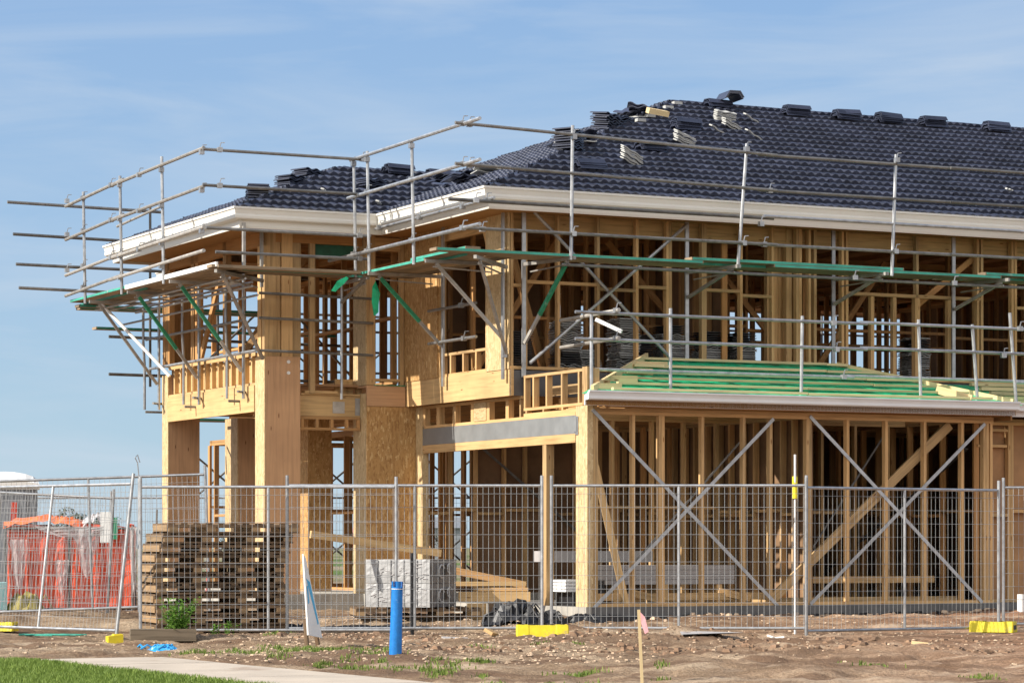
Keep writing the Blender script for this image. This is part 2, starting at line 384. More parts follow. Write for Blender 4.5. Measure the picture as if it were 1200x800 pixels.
# ------------------------------------------------------------------ ground
def smooth(a, b_, x): t = np.clip((x-a)/(b_-a), 0, 1); return t*t*(3-2*t)
_T = [(rng.random(256*256)*2-1).reshape(256, 256) for _ in range(2)]
def vnoise(x, y, k=0):
    xi = np.floor(x).astype(int); yi = np.floor(y).astype(int); fx = x-xi; fy = y-yi; fx = fx*fx*(3-2*fx); fy = fy*fy*(3-2*fy)
    T = _T[k]; a = T[xi & 255, yi & 255]; b_ = T[(xi+1) & 255, yi & 255]; c = T[xi & 255, (yi+1) & 255]; d = T[(xi+1) & 255, (yi+1) & 255]
    return (a*(1-fx)+b_*fx)*(1-fy)+(c*(1-fx)+d*fx)*fy
PA, PB = (-.69, 23.04), (-4.16, 29.6)       # right edge of the footpath
PL = math.hypot(PB[0]-PA[0], PB[1]-PA[1]); PD = ((PB[0]-PA[0])/PL, (PB[1]-PA[1])/PL); PN = (-PD[1], PD[0])  # PN points left
def path_d(x, y): return (x-PA[0])*PN[0]+(y-PA[1])*PN[1]      # 0 at right edge, +1.25 at left edge
def gz(x, y):
    x = np.asarray(x, float); y = np.asarray(y, float)
    h = .16*smooth(37, 40.5, y)
    b1 = vnoise(x*.7, y*.5, 0)*.05+vnoise(x*1.9, y*1.6, 1)*.03+vnoise(x*5, y*4, 0)*.028+vnoise(x*13, y*11, 1)*.018
    rough = smooth(21, 25, y)*(1-smooth(60, 90, y))*.8+.2*(1-smooth(60, 90, y))
    rut = .03*np.sin(y*2.2+x*.15+vnoise(x*.4, y*.4)*2)*smooth(0, 2, x)*(1-smooth(33, 36, y))
    d = path_d(x, y); flat = smooth(-.35, 0, d)*(1-smooth(1.2, 1.7, d))*(1-smooth(27.8, 28.6, y))
    lawn = smooth(1.2, 1.4, d)*(1-smooth(27, 28, y))
    mound = .10*np.exp(-((x+2.9)**2/1.2+(y-34.0)**2/1.0))+.07*np.exp(-((x-1.3)**2/1.5+(y-34.6)**2/.5))
    berm = smooth(.3, 1.2, x)*(1-smooth(5.0, 6.5, x))*(.055+.05*vnoise(x*3, y*3))*np.exp(-((y-29.9-.25*np.sin(x*1.3))/.28)**2)+.06*np.exp(-((y-34.9)/.3)**2)*smooth(.2, .8, x)*(1-smooth(3.0, 4, x))*(1+vnoise(x*4, y*4))
    mound = mound+berm
    r = h+(b1*rough+rut)*(1-flat)*(1-.7*lawn)-.03*flat+mound-.02
    near = (1-smooth(35.4, 36, y))+smooth(37, 37.6, y)
    return np.where((y > 35.4) & (y < 37.6), r*np.clip(near*.6+.4, 0, 1)-.008, r)
def gh(x, y): return float(gz(x, y))
xs = np.concatenate([[-4000, -1200, -400, -150, -60, -30, -18], np.arange(-12, 12.01, .06), [18, 30, 60, 150, 400, 1200, 4000]])
ys = np.concatenate([[-200, -40, 0, 12, 18], np.arange(21, 47.01, .07), [48, 50, 53, 57, 63, 72, 85, 100, 130, 180, 300, 600, 1500, 4000, 12000]])
X, Y = np.meshgrid(xs, ys); Z = gz(X, Y)
me = bpy.data.meshes.new('ground'); nx, ny = len(xs), len(ys)
vv = np.stack([X, Y, Z], -1).reshape(-1, 3)
idx = np.arange(nx*ny).reshape(ny, nx)
ff = np.stack([idx[:-1, :-1], idx[:-1, 1:], idx[1:, 1:], idx[1:, :-1]], -1).reshape(-1, 4)
me.vertices.add(len(vv)); me.vertices.foreach_set('co', vv.ravel())
me.loops.add(ff.size); me.loops.foreach_set('vertex_index', ff.ravel())
me.polygons.add(len(ff)); me.polygons.foreach_set('loop_start', np.arange(0, ff.size, 4)); me.polygons.foreach_set('loop_total', np.full(len(ff), 4))
me.update(calc_edges=True); me.validate(); me.polygons.foreach_set('use_smooth', [True]*len(me.polygons)); me.materials.append(M['soil'])
tag(link('ground', me), kind='structure')

# footpath slabs with joints
pb = MB()
def pp(t, d): return (PA[0]+PD[0]*t+PN[0]*d, PA[1]+PD[1]*t+PN[1]*d)
t = -3.0
while t < 5.9:
    a, b_ = t+.006, t+1.494
    q = [pp(a, 0), pp(b_, 0), pp(b_, 1.25), pp(a, 1.25)]; z0, z1 = -.12, .012+random.uniform(-.002, .002)
    vs = [(x, y, z) for z in (z0, z1) for x, y in q]
    for fc in ((4, 5, 6, 7), (0, 1, 5, 4), (1, 2, 6, 5), (2, 3, 7, 6), (3, 0, 4, 7)): pb.face([vs[k] for k in fc])
    t += 1.5
tag(pb.build('footpath', 'path'), kind='structure')

def scatter_mesh(name, pts, sizes, mat, squash=.6):
    """many little angular stones in one mesh"""
    b = MB(); base = [(-1, -.7, -.5), (1, -.9, -.5), (.8, 1, -.5), (-.9, .9, -.5), (-.6, -.5, .6), (.6, -.6, .5), (.5, .6, .7), (-.6, .6, .5)]
    F = ((4, 5, 6, 7), (0, 1, 5, 4), (1, 2, 6, 5), (2, 3, 7, 6), (3, 0, 4, 7))
    for (x, y, z), s_ in zip(pts, sizes):
        a = random.random()*6.28; ca, sa = math.cos(a), math.sin(a); sx = random.uniform(.7, 1.3); sy = random.uniform(.7, 1.3)
        V_ = []
        for p in base:
            px, py, pz = p[0]*sx*random.uniform(.8, 1.2), p[1]*sy*random.uniform(.8, 1.2), p[2]*squash
            V_.append((x+s_*(px*ca-py*sa), y+s_*(px*sa+py*ca), z+s_*(pz+.25)))
        tt = random.random(); i = len(b.v); b.v += [Vector(q) for q in V_]
        for f_ in F: b.f.append([i+k for k in f_]); b.t.append(tt); b.mi.append(0); b.uv += [(0, 0)]*4
    return b.build(name, mat)
pts, sz = [], []
for _ in range(9000):
    x = random.uniform(-5.5, 6.5); y = random.uniform(27, 40.5)
    dens = (1 if -3.2 < x < 1.2 else .3)
    if random.random() > dens: continue
    d = path_d(x, y)
    if -.05 < d < 1.4 and y < 29.5 and random.random() > .04: continue
    if d > 1.2 and y < 28.3: continue
    pts.append((x, y, gh(x, y))); sz.append(random.uniform(.008, .022))
tag(scatter_mesh('gravel', pts, sz, 'pebble'), 'loose crushed rock scattered over the bare site soil', 'gravel', kind='stuff')
pts, sz = [], []
bands = [(-1.6, .6, 30.2, 31.5, 160), (-3.4, -.8, 33.6, 35.3, 260), (.8, 5.6, 29.5, 30.3, 520), (.4, 3.2, 33.6, 35.3, 260), (3.5, 6.4, 33.8, 35.0, 120), (-1.4, 1.4, 30.5, 33, 120)]
for x0, x1, y0, y1, k in bands:
    for _ in range(k):
        x = random.uniform(x0, x1); y = random.uniform(y0, y1); pts.append((x, y, gh(x, y)-.004)); sz.append(random.choice([.015, .02, .03, .045])*random.uniform(.6, 1.1))
tag(scatter_mesh('soil_clods', pts, sz, 'clod', .7), 'dark clods of turned soil in the rutted dirt', 'soil', kind='stuff')

def blades(name, P, hmin, hmax, mat, label, w=.006):
    n_ = len(P); P = np.array(P); z = gz(P[:, 0], P[:, 1]); h = rng.uniform(hmin, hmax, n_); a = rng.uniform(0, 6.28, n_); lean = rng.uniform(.1, .6, n_)*h; la = rng.uniform(0, 6.28, n_)
    wx, wy = np.cos(a)*w, np.sin(a)*w*.6
    v0 = np.stack([P[:, 0]-wx, P[:, 1]-wy, z-.01], -1); v1 = np.stack([P[:, 0]+wx, P[:, 1]+wy, z-.01], -1)
    mx_, my_ = P[:, 0]+np.cos(la)*lean*.35, P[:, 1]+np.sin(la)*lean*.35
    v2 = np.stack([mx_+wx*.8, my_+wy*.8, z+h*.6], -1); v3 = np.stack([mx_-wx*.8, my_-wy*.8, z+h*.6], -1)
    v4 = np.stack([P[:, 0]+np.cos(la)*lean, P[:, 1]+np.sin(la)*lean, z+h], -1)
    V_ = np.stack([v0, v1, v2, v3, v4], 1).reshape(-1, 3)
    F = []; 
    for i in range(n_): k = i*5; F.append((k, k+1, k+2, k+3)); F.append((k+3, k+2, k+4))
    me = bpy.data.meshes.new(name); me.from_pydata(V_.tolist(), [], F); me.materials.append(M[mat])
    at = me.attributes.new('tint', 'FLOAT', 'FACE'); at.data.foreach_set('value', np.repeat(rng.random(n_), 2))
    return tag(link(name, me), label, 'grass', kind='stuff')
P = []
while len(P) < 60000:
    x = random.uniform(-6.2, -1.2); y = random.uniform(21, 28.2); d = path_d(x, y)
    if d < 1.22+.05*math.sin(y*9)+.04*math.sin(x*17) or x < -6.2 : continue
    if y > 27.7+.25*math.sin(x*3)+.15*math.sin(x*9): continue
    P.append((x, y))
blades('lawn', P, .03, .085, 'grass', 'strip of bright green lawn grass beside the footpath')
P = []
tufts = []
for cx, cy, rx, ry, k in [(-2.75, 30.3, .35, .3, 9), (-1.9, 28.6, .5, .5, 12), (-1.75, 31.0, .6, .3, 9), (-2.2, 31.4, .35, .2, 6), (-1.2, 26.9, .7, .5, 10), (-.6, 25.6, .5, .7, 9), (-3.1, 28.9, .5, .3, 5), (.75, 32.0, .06, .06, 1), (.25, 31.9, .06, .06, 1), (.62, 25.4, .08, .2, 2), (1.9, 24.5, .8, .8, 3), (3.5, 25, 1.5, 1.2, 4), (-3.5, 34.2, .5, .2, 3), (3.2, 27.5, .3, .2, 1), (0.2, 24, .5, .6, 4)]:
    for _ in range(k): tufts.append((cx+random.gauss(0, rx), cy+random.gauss(0, ry), random.uniform(.05, .2), random.uniform(.05, .22), random.randint(20, 90)))
for cx, cy, rx, ry, k in tufts:
    for _ in range(k):
        x, y = cx+random.gauss(0, rx*.6), cy+random.gauss(0, ry*.6)
        if -.02 < path_d(x, y) < 1.3 and y < 29: continue
        P.append((x, y))
blades('grass_tufts', P, .012, .055, 'tuft', 'sparse green weeds and grass tufts between footpath and fence', .007)

# ------------------------------------------------------------------ house
HOUSE = grid_thing('house_frame', 'two-storey timber-framed house under construction with a dark tiled roof and cream gutters', 'house')
SPLIT = {'post', 'dark_backing', 'backing_board', 'noggin', 'lintel', 'cladding_panel', 'joist', 'strap_brace', 'cripple_panel', 'rim_beam'}
def part(b, name, mat='pine', parent=HOUSE, sm=False):
    return build_each(b, name, mat, parent)[0] if name in SPLIT else b.build(name, mat, parent, sm)
GS, HS = .27, .38          # garage slab, house slab
# slab
b = MB()
b.box(-.08, 20.7, -.08, 5.70, -.2, GS, 'concrete_shaded')  # shade of the right-hand face comes from the darker concrete
b.face([(-.084, -.084, -.1), (-.084, 5.7, -.1), (-.084, 5.7, GS), (-.084, -.084, GS)], 'concrete');  # sunlit left face laid over in the paler concrete
b.box(-.083, .0, -.083, .0, -.1, GS+.003, 'concrete')
b.box(-.95, 20.7, 5.70, 14.8, -.2, HS, 'concrete')
b.box(-2.6, -.95, 5.75, 10.9, -.2, HS-.004, 'concrete')
part(b, 'slab')

stud_cache = {}
def stud_mesh(w, d, h, mat, axis):
    k = (round(w, 3), round(d, 3), round(h, 2), mat, axis, random.randrange(3))
    if k not in stud_cache:
        q = MB()
        if axis == 'u': q.box(-w/2, w/2, -d/2, d/2, 0, h)
        else: q.box(-d/2, d/2, -w/2, w/2, 0, h)
        stud_cache[k] = q.mesh('stud', mat)
    return stud_cache[k]
LOOSE = MB()        # framing past the first hundred studs
NST = [0]
def wall(axis, fixed, a0, a1, z0, z1, studs, mat='pine', nog=(), plates=True, indiv=True, w=.045, d=.09, gaps=()):
    """a stud wall: axis 'u' runs along u at v=fixed, axis 'v' along v at u=fixed"""
    fr = None
    P3 = (lambda a, z: (a, fixed, z)) if axis == 'u' else (lambda a, z: (fixed, a, z))
    b = MB() if indiv else LOOSE; mm = None if indiv else mat
    def hb(x0, x1, za, zb):
        if axis == 'u': b.box(x0, x1, fixed-d/2, fixed+d/2, za, zb, mm)
        else: b.box(fixed-d/2, fixed+d/2, x0, x1, za, zb, mm)
    if plates:
        hb(a0, a1, z0, z0+.045)
        hb(a0, a1, z1-.045, z1); hb(a0, a1, z1-.092, z1-.047)
        lo, hi = z0+.046, z1-.093
    else: lo, hi = z0, z1
    for zn in nog:
        ss = sorted(studs)
        for s0, s1 in zip(ss[:-1], ss[1:]):
            if s1-s0 > .2 and not any(g0 < (s0+s1)/2 < g1 for g0, g1 in gaps):
                k = zn+random.choice([-.03, .03]); hb(s0+w/2+.002, s1-w/2-.002, k, k+.045)
    if indiv: fr = b.build('wall_frame', mat, HOUSE)
    for sx in studs:
        if indiv and NST[0] < 98:
            NST[0] += 1
            o = link('stud', stud_mesh(w, d, hi-lo, mat, axis), fr, P3(sx, lo))
        else:
            if axis == 'u': LOOSE.box(sx-w/2, sx+w/2, fixed-d/2, fixed+d/2, lo, hi, mat)
            else: LOOSE.box(fixed-d/2, fixed+d/2, sx-w/2, sx+w/2, lo, hi, mat)
    return fr
def rg(a, b_, st, j=.0): return [x+random.uniform(-j, j) for x in np.arange(a, b_, st)]
GT = 3.08      # top of the ground-floor frames
FL0, FL1 = 3.31, 3.70   # first-floor structure
UT = 6.08
# right-hand front, ground floor
wall('u', 0, .06, 6.83, GS, GT-.03, [.10, .69, 1.12, 1.165, 1.81, 2.49, 2.94, 3.56, 3.605, 4.25, 4.92, 5.60, 6.27, 6.67, 6.72, 6.79], nog=())
fr2 = wall('u', .45, 6.9, 13.4, GS, GT-.03, [6.95, 7.45, 7.5, 8.1, 8.7, 9.3, 9.9, 10.5, 11.1, 11.7, 12.3, 12.9, 13.35], nog=(1.6,))
b = MB(); b.box(6.86, 7.40, .40, .49, 2.62, 2.66); b.box(6.86, 7.42, .40, .49, 2.86, 2.9); part(b, 'noggin')
b = MB(); b.box(6.98, 13.4, .52, .54, GS, 3.0); part(b, 'backing_board', 'brown_wrap')
# upper storey front
wall('u', 2.11, -.2, 13.4, FL1, UT, [-.18, .05, .59, 1.25, 1.9, 2.42, 2.47, 3.03, 3.07, 3.70, 4.26, 4.70, 4.75, 4.92, 5.02, 5.52, 5.60, 6.9, 8.05, 8.13, 8.72, 8.78, 9.35, 9.9, 10.5, 11.1, 11.7, 12.3, 12.9], nog=(4.93,), gaps=((2.5, 3.0), (4.3, 8.6)))
b = MB(); b.beam((5.62, 2.11, 5.03), (8.1, 2.11, 5.03), .09, .05)
for x in (6.07, 6.48, 7.51): b.box(x-.03, x+.03, 2.07, 2.15, FL1+.05, 5.0)
b.box(6.9-.045, 6.9+.045, 2.06, 2.16, FL1+.05, 5.0); part(b, 'window_frame')
for u0 in (4.62, 4.80): LOOSE.box(u0-.05, u0+.05, 2.18, 2.3, FL1, UT-.1, 'pine')
b = MB()
for u0 in (4.38, 4.48, 4.58, 5.12, 8.25): b.box(u0-.045, u0+.045, 2.36, 2.45, FL1, UT-.1)
part(b, 'post')
# long lintel below the eave
b = MB(); b.box(-.15, 20.6, 2.20, 2.245, 5.72, 5.985, tint=.2); part(b, 'lintel', 'pine')
# first floor edge
b = MB(); b.box(-.18, 13, 2.02, 2.058, FL0, FL1-.02); b.face([(-.222, 2.0, FL0), (-.222, 2.06, FL0), (-.222, 2.06, FL1), (-.222, 2.0, FL1)])
part(b, 'steel_beam', 'dark_steel')
b = MB(); b.box(-.1, 20.6, 2.07, 14.7, FL1-.06, FL1-.025); b.box(-2.4, -.12, 6.1, 10.6, FL1-.08, FL1-.045); part(b, 'floor_deck', 'brown_wrap')
b = MB()
for u in np.arange(.15, 20, .6):
    b.box(u-.022, u+.022, 2.10, 14.6, FL0+.02, FL1-.065)
part(b, 'floor_joist', 'pine_inner')
# left return of the garage: posts, opening, lintel
b = MB(); b.box(-.045, .045, -.045, .30, GS, GT, 'osb_pale'); 
part(b, 'corner_post', 'osb_pale')
b = MB(); b.box(.05, .12, -.04, .05, GS, GT-.02); b.box(.05, .12, .1, .2, GS, GT-.02); b.box(-.04, .045, .31, .62, GT-.35, GT-.02)
part(b, 'post')
def vz(v): return v
b = MB(); b.box(-.05, .02, .30, 5.62, 2.70, 2.955); b.box(-.062, -.05, .26, .34, 2.72, 2.93); part(b, 'steel_lintel', 'steel')
b = MB(); b.box(-.05, .05, .31, 5.50, 2.575, 2.698); b.box(-.045, .045, .31, 5.45, 2.957, 3.0); part(b, 'lintel')
b = MB()
for v0, v1 in ((5.42, 5.5), (4.88, 5.0), (4.3, 4.4), (3.65, 3.75), (3.1, 3.2), (2.45, 2.55), (2.05, 2.09)):
    b.box(-.044, .044, v0, v1, 3.0, 3.27)
b.box(-.05, .05, 2.0, 5.5, 3.27, 3.31); b.box(-.03, -.01, 3.2, 3.65, 3.01, 3.26, 'osb_pale') if False else None
part(b, 'cripple_frame')
b = MB(); b.box(-.055, -.045, 3.2, 3.62, 3.0, 3.27); part(b, 'cripple_panel', 'osb_pale')
b = MB(); b.box(-.045, .045, 1.22, 1.34, GS, 2.575); b.box(.05, .09, 1.24, 1.33, GS, 2.575); part(b, 'post')
b = MB(); b.box(-.055, .05, 5.50, 5.745, GS, 3.3); part(b, 'post', 'osb_pale')
# small gable frame of the lower roof
b = MB(); b.box(-.045, .045, -.04, 1.95, 3.56, 3.60); b.box(-.045, .045, -.04, 1.95, 3.085, 3.125); b.box(-.045, .045, .3, 1.95, 3.0, 3.045)
for v0 in (-.02, .20, .72, 1.2, 1.62, 1.9): b.box(-.044, .044, v0, v0+.045, 3.126, 3.56)
for v0 in (.7, 1.3, 1.85): b.box(-.044, .044, v0, v0+.045, 3.046, 3.084)
b.box(.3, .34, .0, 1.9, 3.3, 3.44); b.box(.5, .54, .2, 1.9, 3.15, 3.27); part(b, 'gable_frame')
b = MB(); b.box(-.05, .05, -.05, .1, 3.09, 3.62); b.box(.05, .14, -.055, .05, 3.02, 3.6); part(b, 'post')
# OSB pier between porch and garage
b = MB(); b.box(-.892, .0, 5.755, 5.775, GS+.05, FL0-.005); b.box(-.45, -.44, 5.75, 5.756, GS+.05, FL0-.01, 'osb'); part(b, 'cladding_panel', 'osb')
b = MB(); b.box(-.892, -.872, 5.776, 6.30, GS+.05, FL0+.2); part(b, 'cladding_panel', 'osb_pale')
b = MB(); b.box(-.868, -.05, 5.78, 5.87, HS, FL0); b.box(-.868, -.78, 6.2, 6.29, HS, FL1); part(b, 'post')
b = MB(); b.box(-.892, -.24, 5.745, 5.79, FL0+.0, FL1-.1); b.box(-.892, -.24, 5.76, 6.3, FL1-.099, FL1-.07); part(b, 'rim_beam', 'ply')
b = MB(); b.box(-.75, -.24, 5.735, 5.8, FL1-.069, FL1-.055); part(b, 'flashing', 'green_paint')
# upper left-hand front
b = MB(); b.box(-.222, -.18, 2.0, 5.80, FL0, FL1); part(b, 'rim_beam', 'lvl')
b = MB(); b.box(-.235, -.215, 2.06, 2.83, FL1-.0, UT-.0); part(b, 'cladding_panel', 'osb_pale')
b = MB(); b.box(-.235, -.215, 4.55, 5.79, FL1, UT); b.box(-.214, -.17, 4.5, 4.6, FL1, UT); part(b, 'cladding_panel', 'osb')
wall('v', -.17, 2.06, 5.8, FL1, UT, [2.15, 2.5, 2.86, 4.48, 4.9, 5.3, 5.74])
b = MB(); b.box(-.21, -.13, 2.86, 4.5, 4.02, 4.06)
for v0 in (3.2, 3.65, 4.1, 4.4): b.box(-.21, -.13, v0, v0+.05, FL1+.05, 4.02)
part(b, 'window_frame'); b = MB(); b.box(-.21, -.13, 2.84, 4.5, 5.78, 5.98); part(b, 'lintel')
# upper pier beside the wing
b = MB(); b.box(-.892, -.872, 5.80, 6.30, FL1-.06, UT); part(b, 'cladding_panel', 'osb_pale')
b = MB(); b.box(-.87, -.73, 5.8, 5.89, FL1-.06, UT); b.box(-.3, -.24, 5.8, 5.89, FL1-.05, UT); b.box(-.73, -.3, 5.8, 5.89, 3.70, 3.745); b.box(-.73, -.3, 5.8, 5.89, 5.75, 5.95); part(b, 'post')
# wing (porch with room above)
def pillar(u0, u1, v0, v1, z0, z1, m1='ply', m2='osb_pale'):
    b = MB(); b.box(u0+.02, u1, v0, v0+.018, z0, z1, m1); b.box(u0, u0+.018, v0, v1, z0, z1, m2)
    b.box(u0+.02, u1, v1-.018, v1, z0, z1, m1); b.box(u1-.018, u1, v0+.02, v1-.02, z0, z1, m1)
    return part(b, 'porch_pillar', m1)
pillar(-2.545, -1.951, 5.9, 6.30, HS-.08, 4.05, 'ply', 'osb_pale')
pillar(-2.545, -1.983, 10.37, 10.67, HS-.08, 4.0, 'ply', 'osb_pale')
pillar(-1.33, -.9, 10.3, 10.9, HS-.08, 3.3, 'ply', 'osb_pale')
b = MB(); b.box(-.89, -.47, 8.2, 8.85, HS-.05, 3.3); part(b, 'porch_pillar', 'osb')
b = MB(); b.box(-2.56, -2.50, 6.31, 10.368, 3.21, 3.62, tint=.4); part(b, 'porch_beam', 'lvl')
b = MB(); b.box(-1.948, -.893, 6.02, 6.08, 3.15, 3.47); part(b, 'porch_beam', 'lvl')
b = MB(); b.box(-2.54, -2.46, 6.31, 10.36, 4.08, 4.13); b.box(-2.54, -2.46, 6.31, 10.36, 3.625, 3.66)
for v0 in rg(6.45, 10.3, .3): b.box(-2.538, -2.462, v0, v0+.045, 3.661, 4.079)
b.box(-2.47, -2.455, 6.35, 10.3, 3.68, 4.07, 'lvl', .3); b.box(-2.5,-2.4,6.4,10.3,3.0,3.04) if False else None
part(b, 'balustrade_frame', 'pine')
b = MB(); b.box(-1.94, -.9, 6.0, 6.045, 2.93, 2.97); b.box(-1.94, -.9, 6.0, 6.045, 3.1, 3.145)
for u0 in (-1.9, -1.65, -1.4, -1.15, -.95): b.box(u0, u0+.045, 5.99, 6.05, 2.971, 3.099)
b.box(-2.45, -1.2, 6.6, 6.65, 3.15, 3.2)
for v0 in (6.9, 7.5, 8.1, 8.7, 9.3, 9.9): b.box(-2.5, -.3, v0, v0+.045, 3.3, 3.55)
part(b, 'porch_ceiling_frame', 'pine_inner')
b = MB(); b.box(-1.9, -.9, 5.99, 6.3, 3.475, 3.50); b.box(-1.2, -.9, 6.3, 6.34, 3.50, 3.75); b.beam((-1.0, 6.3, 3.62), (-1.0, 9, 3.62), .05, .2); b.box(-1.85, -1.3, 5.95, 6.1, 3.50, 3.54); part(b, 'joist', 'lvl')
for z_ in (3.97, 3.80): b = MB(); b.poly([(-2.15, 5.885, z_), (-2.15, 5.899, z_)], .028, 10); part(b, 'bolt', 'white')
b = MB(); b.box(-1.36, -1.16, 6.012, 6.018, 3.20, 3.38); part(b, 'nail_plate', 'galv')
b = MB(); b.box(-.98, -.90, 6.012, 6.018, 3.17, 3.44); part(b, 'nail_plate', 'galv')
b = MB(); b.box(-.056, -.051, .22, .30, 2.68, 2.94); part(b, 'nail_plate', 'galv')
# upper wing posts
b = MB()
for u0, u1, v0, v1 in ((-2.545, -2.36, 5.9, 6.0), (-2.35, -2.27, 5.94, 6.03), (-2.26, -2.08, 5.9, 5.99), (-2.07, -1.93, 5.93, 6.02), (-2.545, -2.45, 6.05, 6.2), (-1.78, -1.69, 5.93, 6.0), (-2.0, -1.95, 6.1, 6.2)):
    b.box(u0, u1, v0, v1, 4.052 if u1 < -1.9 else 3.5, UT)
part(b, 'post', 'pine')
b = MB()
for v0 in (7.6, 8.9, 9.1, 10.3, 10.5): b.box(-2.545, -2.45, v0, v0+.14, 4.14, UT)
b.box(-2.55, -2.44, 10.36, 10.45, 4.14, UT); b.box(-2.4, -2.0, 10.5, 10.6, 3.6, UT); b.beam((-2.5, 8.9, 4.15), (-2.45, 8.0, 5.6), .05, .1)
b.beam((-2.0, 8.5, 4.1), (-1.2, 7.5, 5.8), .05, .12); part(b, 'post', 'pine_inner')
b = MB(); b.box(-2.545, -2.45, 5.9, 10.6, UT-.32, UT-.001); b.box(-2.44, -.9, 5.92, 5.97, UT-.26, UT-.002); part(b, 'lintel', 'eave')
b = MB(); b.box(-1.7, -1.0, 5.99, 6.01, 5.60, 5.84); part(b, 'roof_wrap', 'green_dark')
# internal and rear framing
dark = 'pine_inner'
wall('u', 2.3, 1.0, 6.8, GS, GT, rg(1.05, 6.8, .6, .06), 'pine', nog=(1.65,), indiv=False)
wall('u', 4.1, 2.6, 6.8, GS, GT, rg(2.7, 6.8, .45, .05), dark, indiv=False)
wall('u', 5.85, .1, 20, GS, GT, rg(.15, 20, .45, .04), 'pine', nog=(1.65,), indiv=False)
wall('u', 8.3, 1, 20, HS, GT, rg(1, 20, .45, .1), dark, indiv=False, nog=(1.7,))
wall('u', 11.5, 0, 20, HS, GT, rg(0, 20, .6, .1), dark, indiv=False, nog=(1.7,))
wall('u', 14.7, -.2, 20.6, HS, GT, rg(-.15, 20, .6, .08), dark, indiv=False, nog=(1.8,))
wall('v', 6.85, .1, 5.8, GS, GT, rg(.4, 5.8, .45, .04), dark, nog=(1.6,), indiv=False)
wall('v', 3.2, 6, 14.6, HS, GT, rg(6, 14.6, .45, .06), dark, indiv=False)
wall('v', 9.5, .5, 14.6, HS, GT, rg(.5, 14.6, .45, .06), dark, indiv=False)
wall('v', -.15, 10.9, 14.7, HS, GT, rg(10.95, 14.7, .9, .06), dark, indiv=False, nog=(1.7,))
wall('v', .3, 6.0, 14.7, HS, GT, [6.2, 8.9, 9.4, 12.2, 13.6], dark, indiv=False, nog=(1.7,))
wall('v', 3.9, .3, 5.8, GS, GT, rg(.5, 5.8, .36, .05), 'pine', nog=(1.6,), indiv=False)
b = MB()     # sheets added behind the studs, their dark tone stands in for interior shade
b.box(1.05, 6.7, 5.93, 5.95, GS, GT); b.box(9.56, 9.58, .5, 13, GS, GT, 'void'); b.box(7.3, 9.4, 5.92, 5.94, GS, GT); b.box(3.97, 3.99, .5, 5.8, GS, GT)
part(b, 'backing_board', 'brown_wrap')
b = MB(); b.box(3.6, 9.4, 8.4, 8.42, HS, GT); b.box(11.2, 20, 5.92, 5.94, GS, GT); part(b, 'dark_backing', 'void')  # added dark sheets close off the sky and stand for interior shade
# upper interior
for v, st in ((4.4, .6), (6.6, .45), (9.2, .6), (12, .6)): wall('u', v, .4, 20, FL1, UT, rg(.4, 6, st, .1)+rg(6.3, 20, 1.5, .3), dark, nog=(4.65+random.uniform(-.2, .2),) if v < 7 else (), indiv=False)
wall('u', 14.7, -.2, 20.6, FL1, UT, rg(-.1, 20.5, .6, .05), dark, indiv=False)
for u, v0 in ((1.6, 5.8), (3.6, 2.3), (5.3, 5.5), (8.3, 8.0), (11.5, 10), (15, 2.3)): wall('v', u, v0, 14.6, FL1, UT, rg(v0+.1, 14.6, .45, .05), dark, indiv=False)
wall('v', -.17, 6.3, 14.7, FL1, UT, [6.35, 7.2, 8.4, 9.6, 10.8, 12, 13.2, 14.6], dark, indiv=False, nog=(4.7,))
b = MB(); b.box(3.67, 3.69, 2.5, 7, FL1, UT); b.box(15.06, 15.08, 2.5, 14.6, FL1, UT); b.box(1.0, 2.6, 6.66, 6.68, FL1, UT); part(b, 'dark_backing', 'void')
for a, b_, c, d in ((.3, 4.33, 3.8, 2.3), (2.6, 4.33, 5.9, -1.5), (4.3, 4.33, 5.9, -1.6), (6.3, 4.33, 3.8, 2.0), (7.0, 2.25, 4.9, 1.2), (2.9, 6.5, 3.8, 2)):
    LOOSE.beam((a, b_, c), (a+1.5, b_, min(6, max(3.8, c+d))), .045, .09, dark)
LOOSE.beam((3.05, -.0+.12, .35), (6.15, .12, 2.93), .045, .14, 'pine')
LOOSE.beam((.18, .5, 3.0), (.75, .3, .3), .05, .10, 'pine')
LOOSE.beam((-.2, 2.9, 5.8), (.6, 3.6, 3.8), .05, .12, 'pine'); LOOSE.beam((.1, 2.9, 5.9), (.9, 3.2, 3.8), .05, .12, 'pine_inner')
LOOSE.build('stud', 'pine', HOUSE)['kind'] = 'stuff'

# strap braces on the ground-floor front
for a, c in (((.03, 3.02), (3.07, .24)), ((2.97, 2.95), (.03, .24)), ((3.59, 3.0), (6.62, .28)), ((6.66, 2.95), (3.59, .28))):
    b = MB(); b.beam((a[0], -.055-(.012 if a[0] > c[0] else 0), a[1]), (c[0], -.055-(.012 if a[0] > c[0] else 0), c[1]), .01, .05); part(b, 'strap_brace', 'galv')
b = MB(); b.beam((6.8, .6, 2.6), (6.8, 5.2, .4), .05, .03); b.beam((1.1, 5.78, 2.7), (4.2, 5.78, .3), .012, .04); b.beam((3.2, 1.2, 2.7), (.9, 1.2, .4), .012, .03); b.beam((5.7, 1.2, 2.8), (4.2, 1.2, .8), .012, .03); part(b, 'strap_brace', 'galv_shaded')

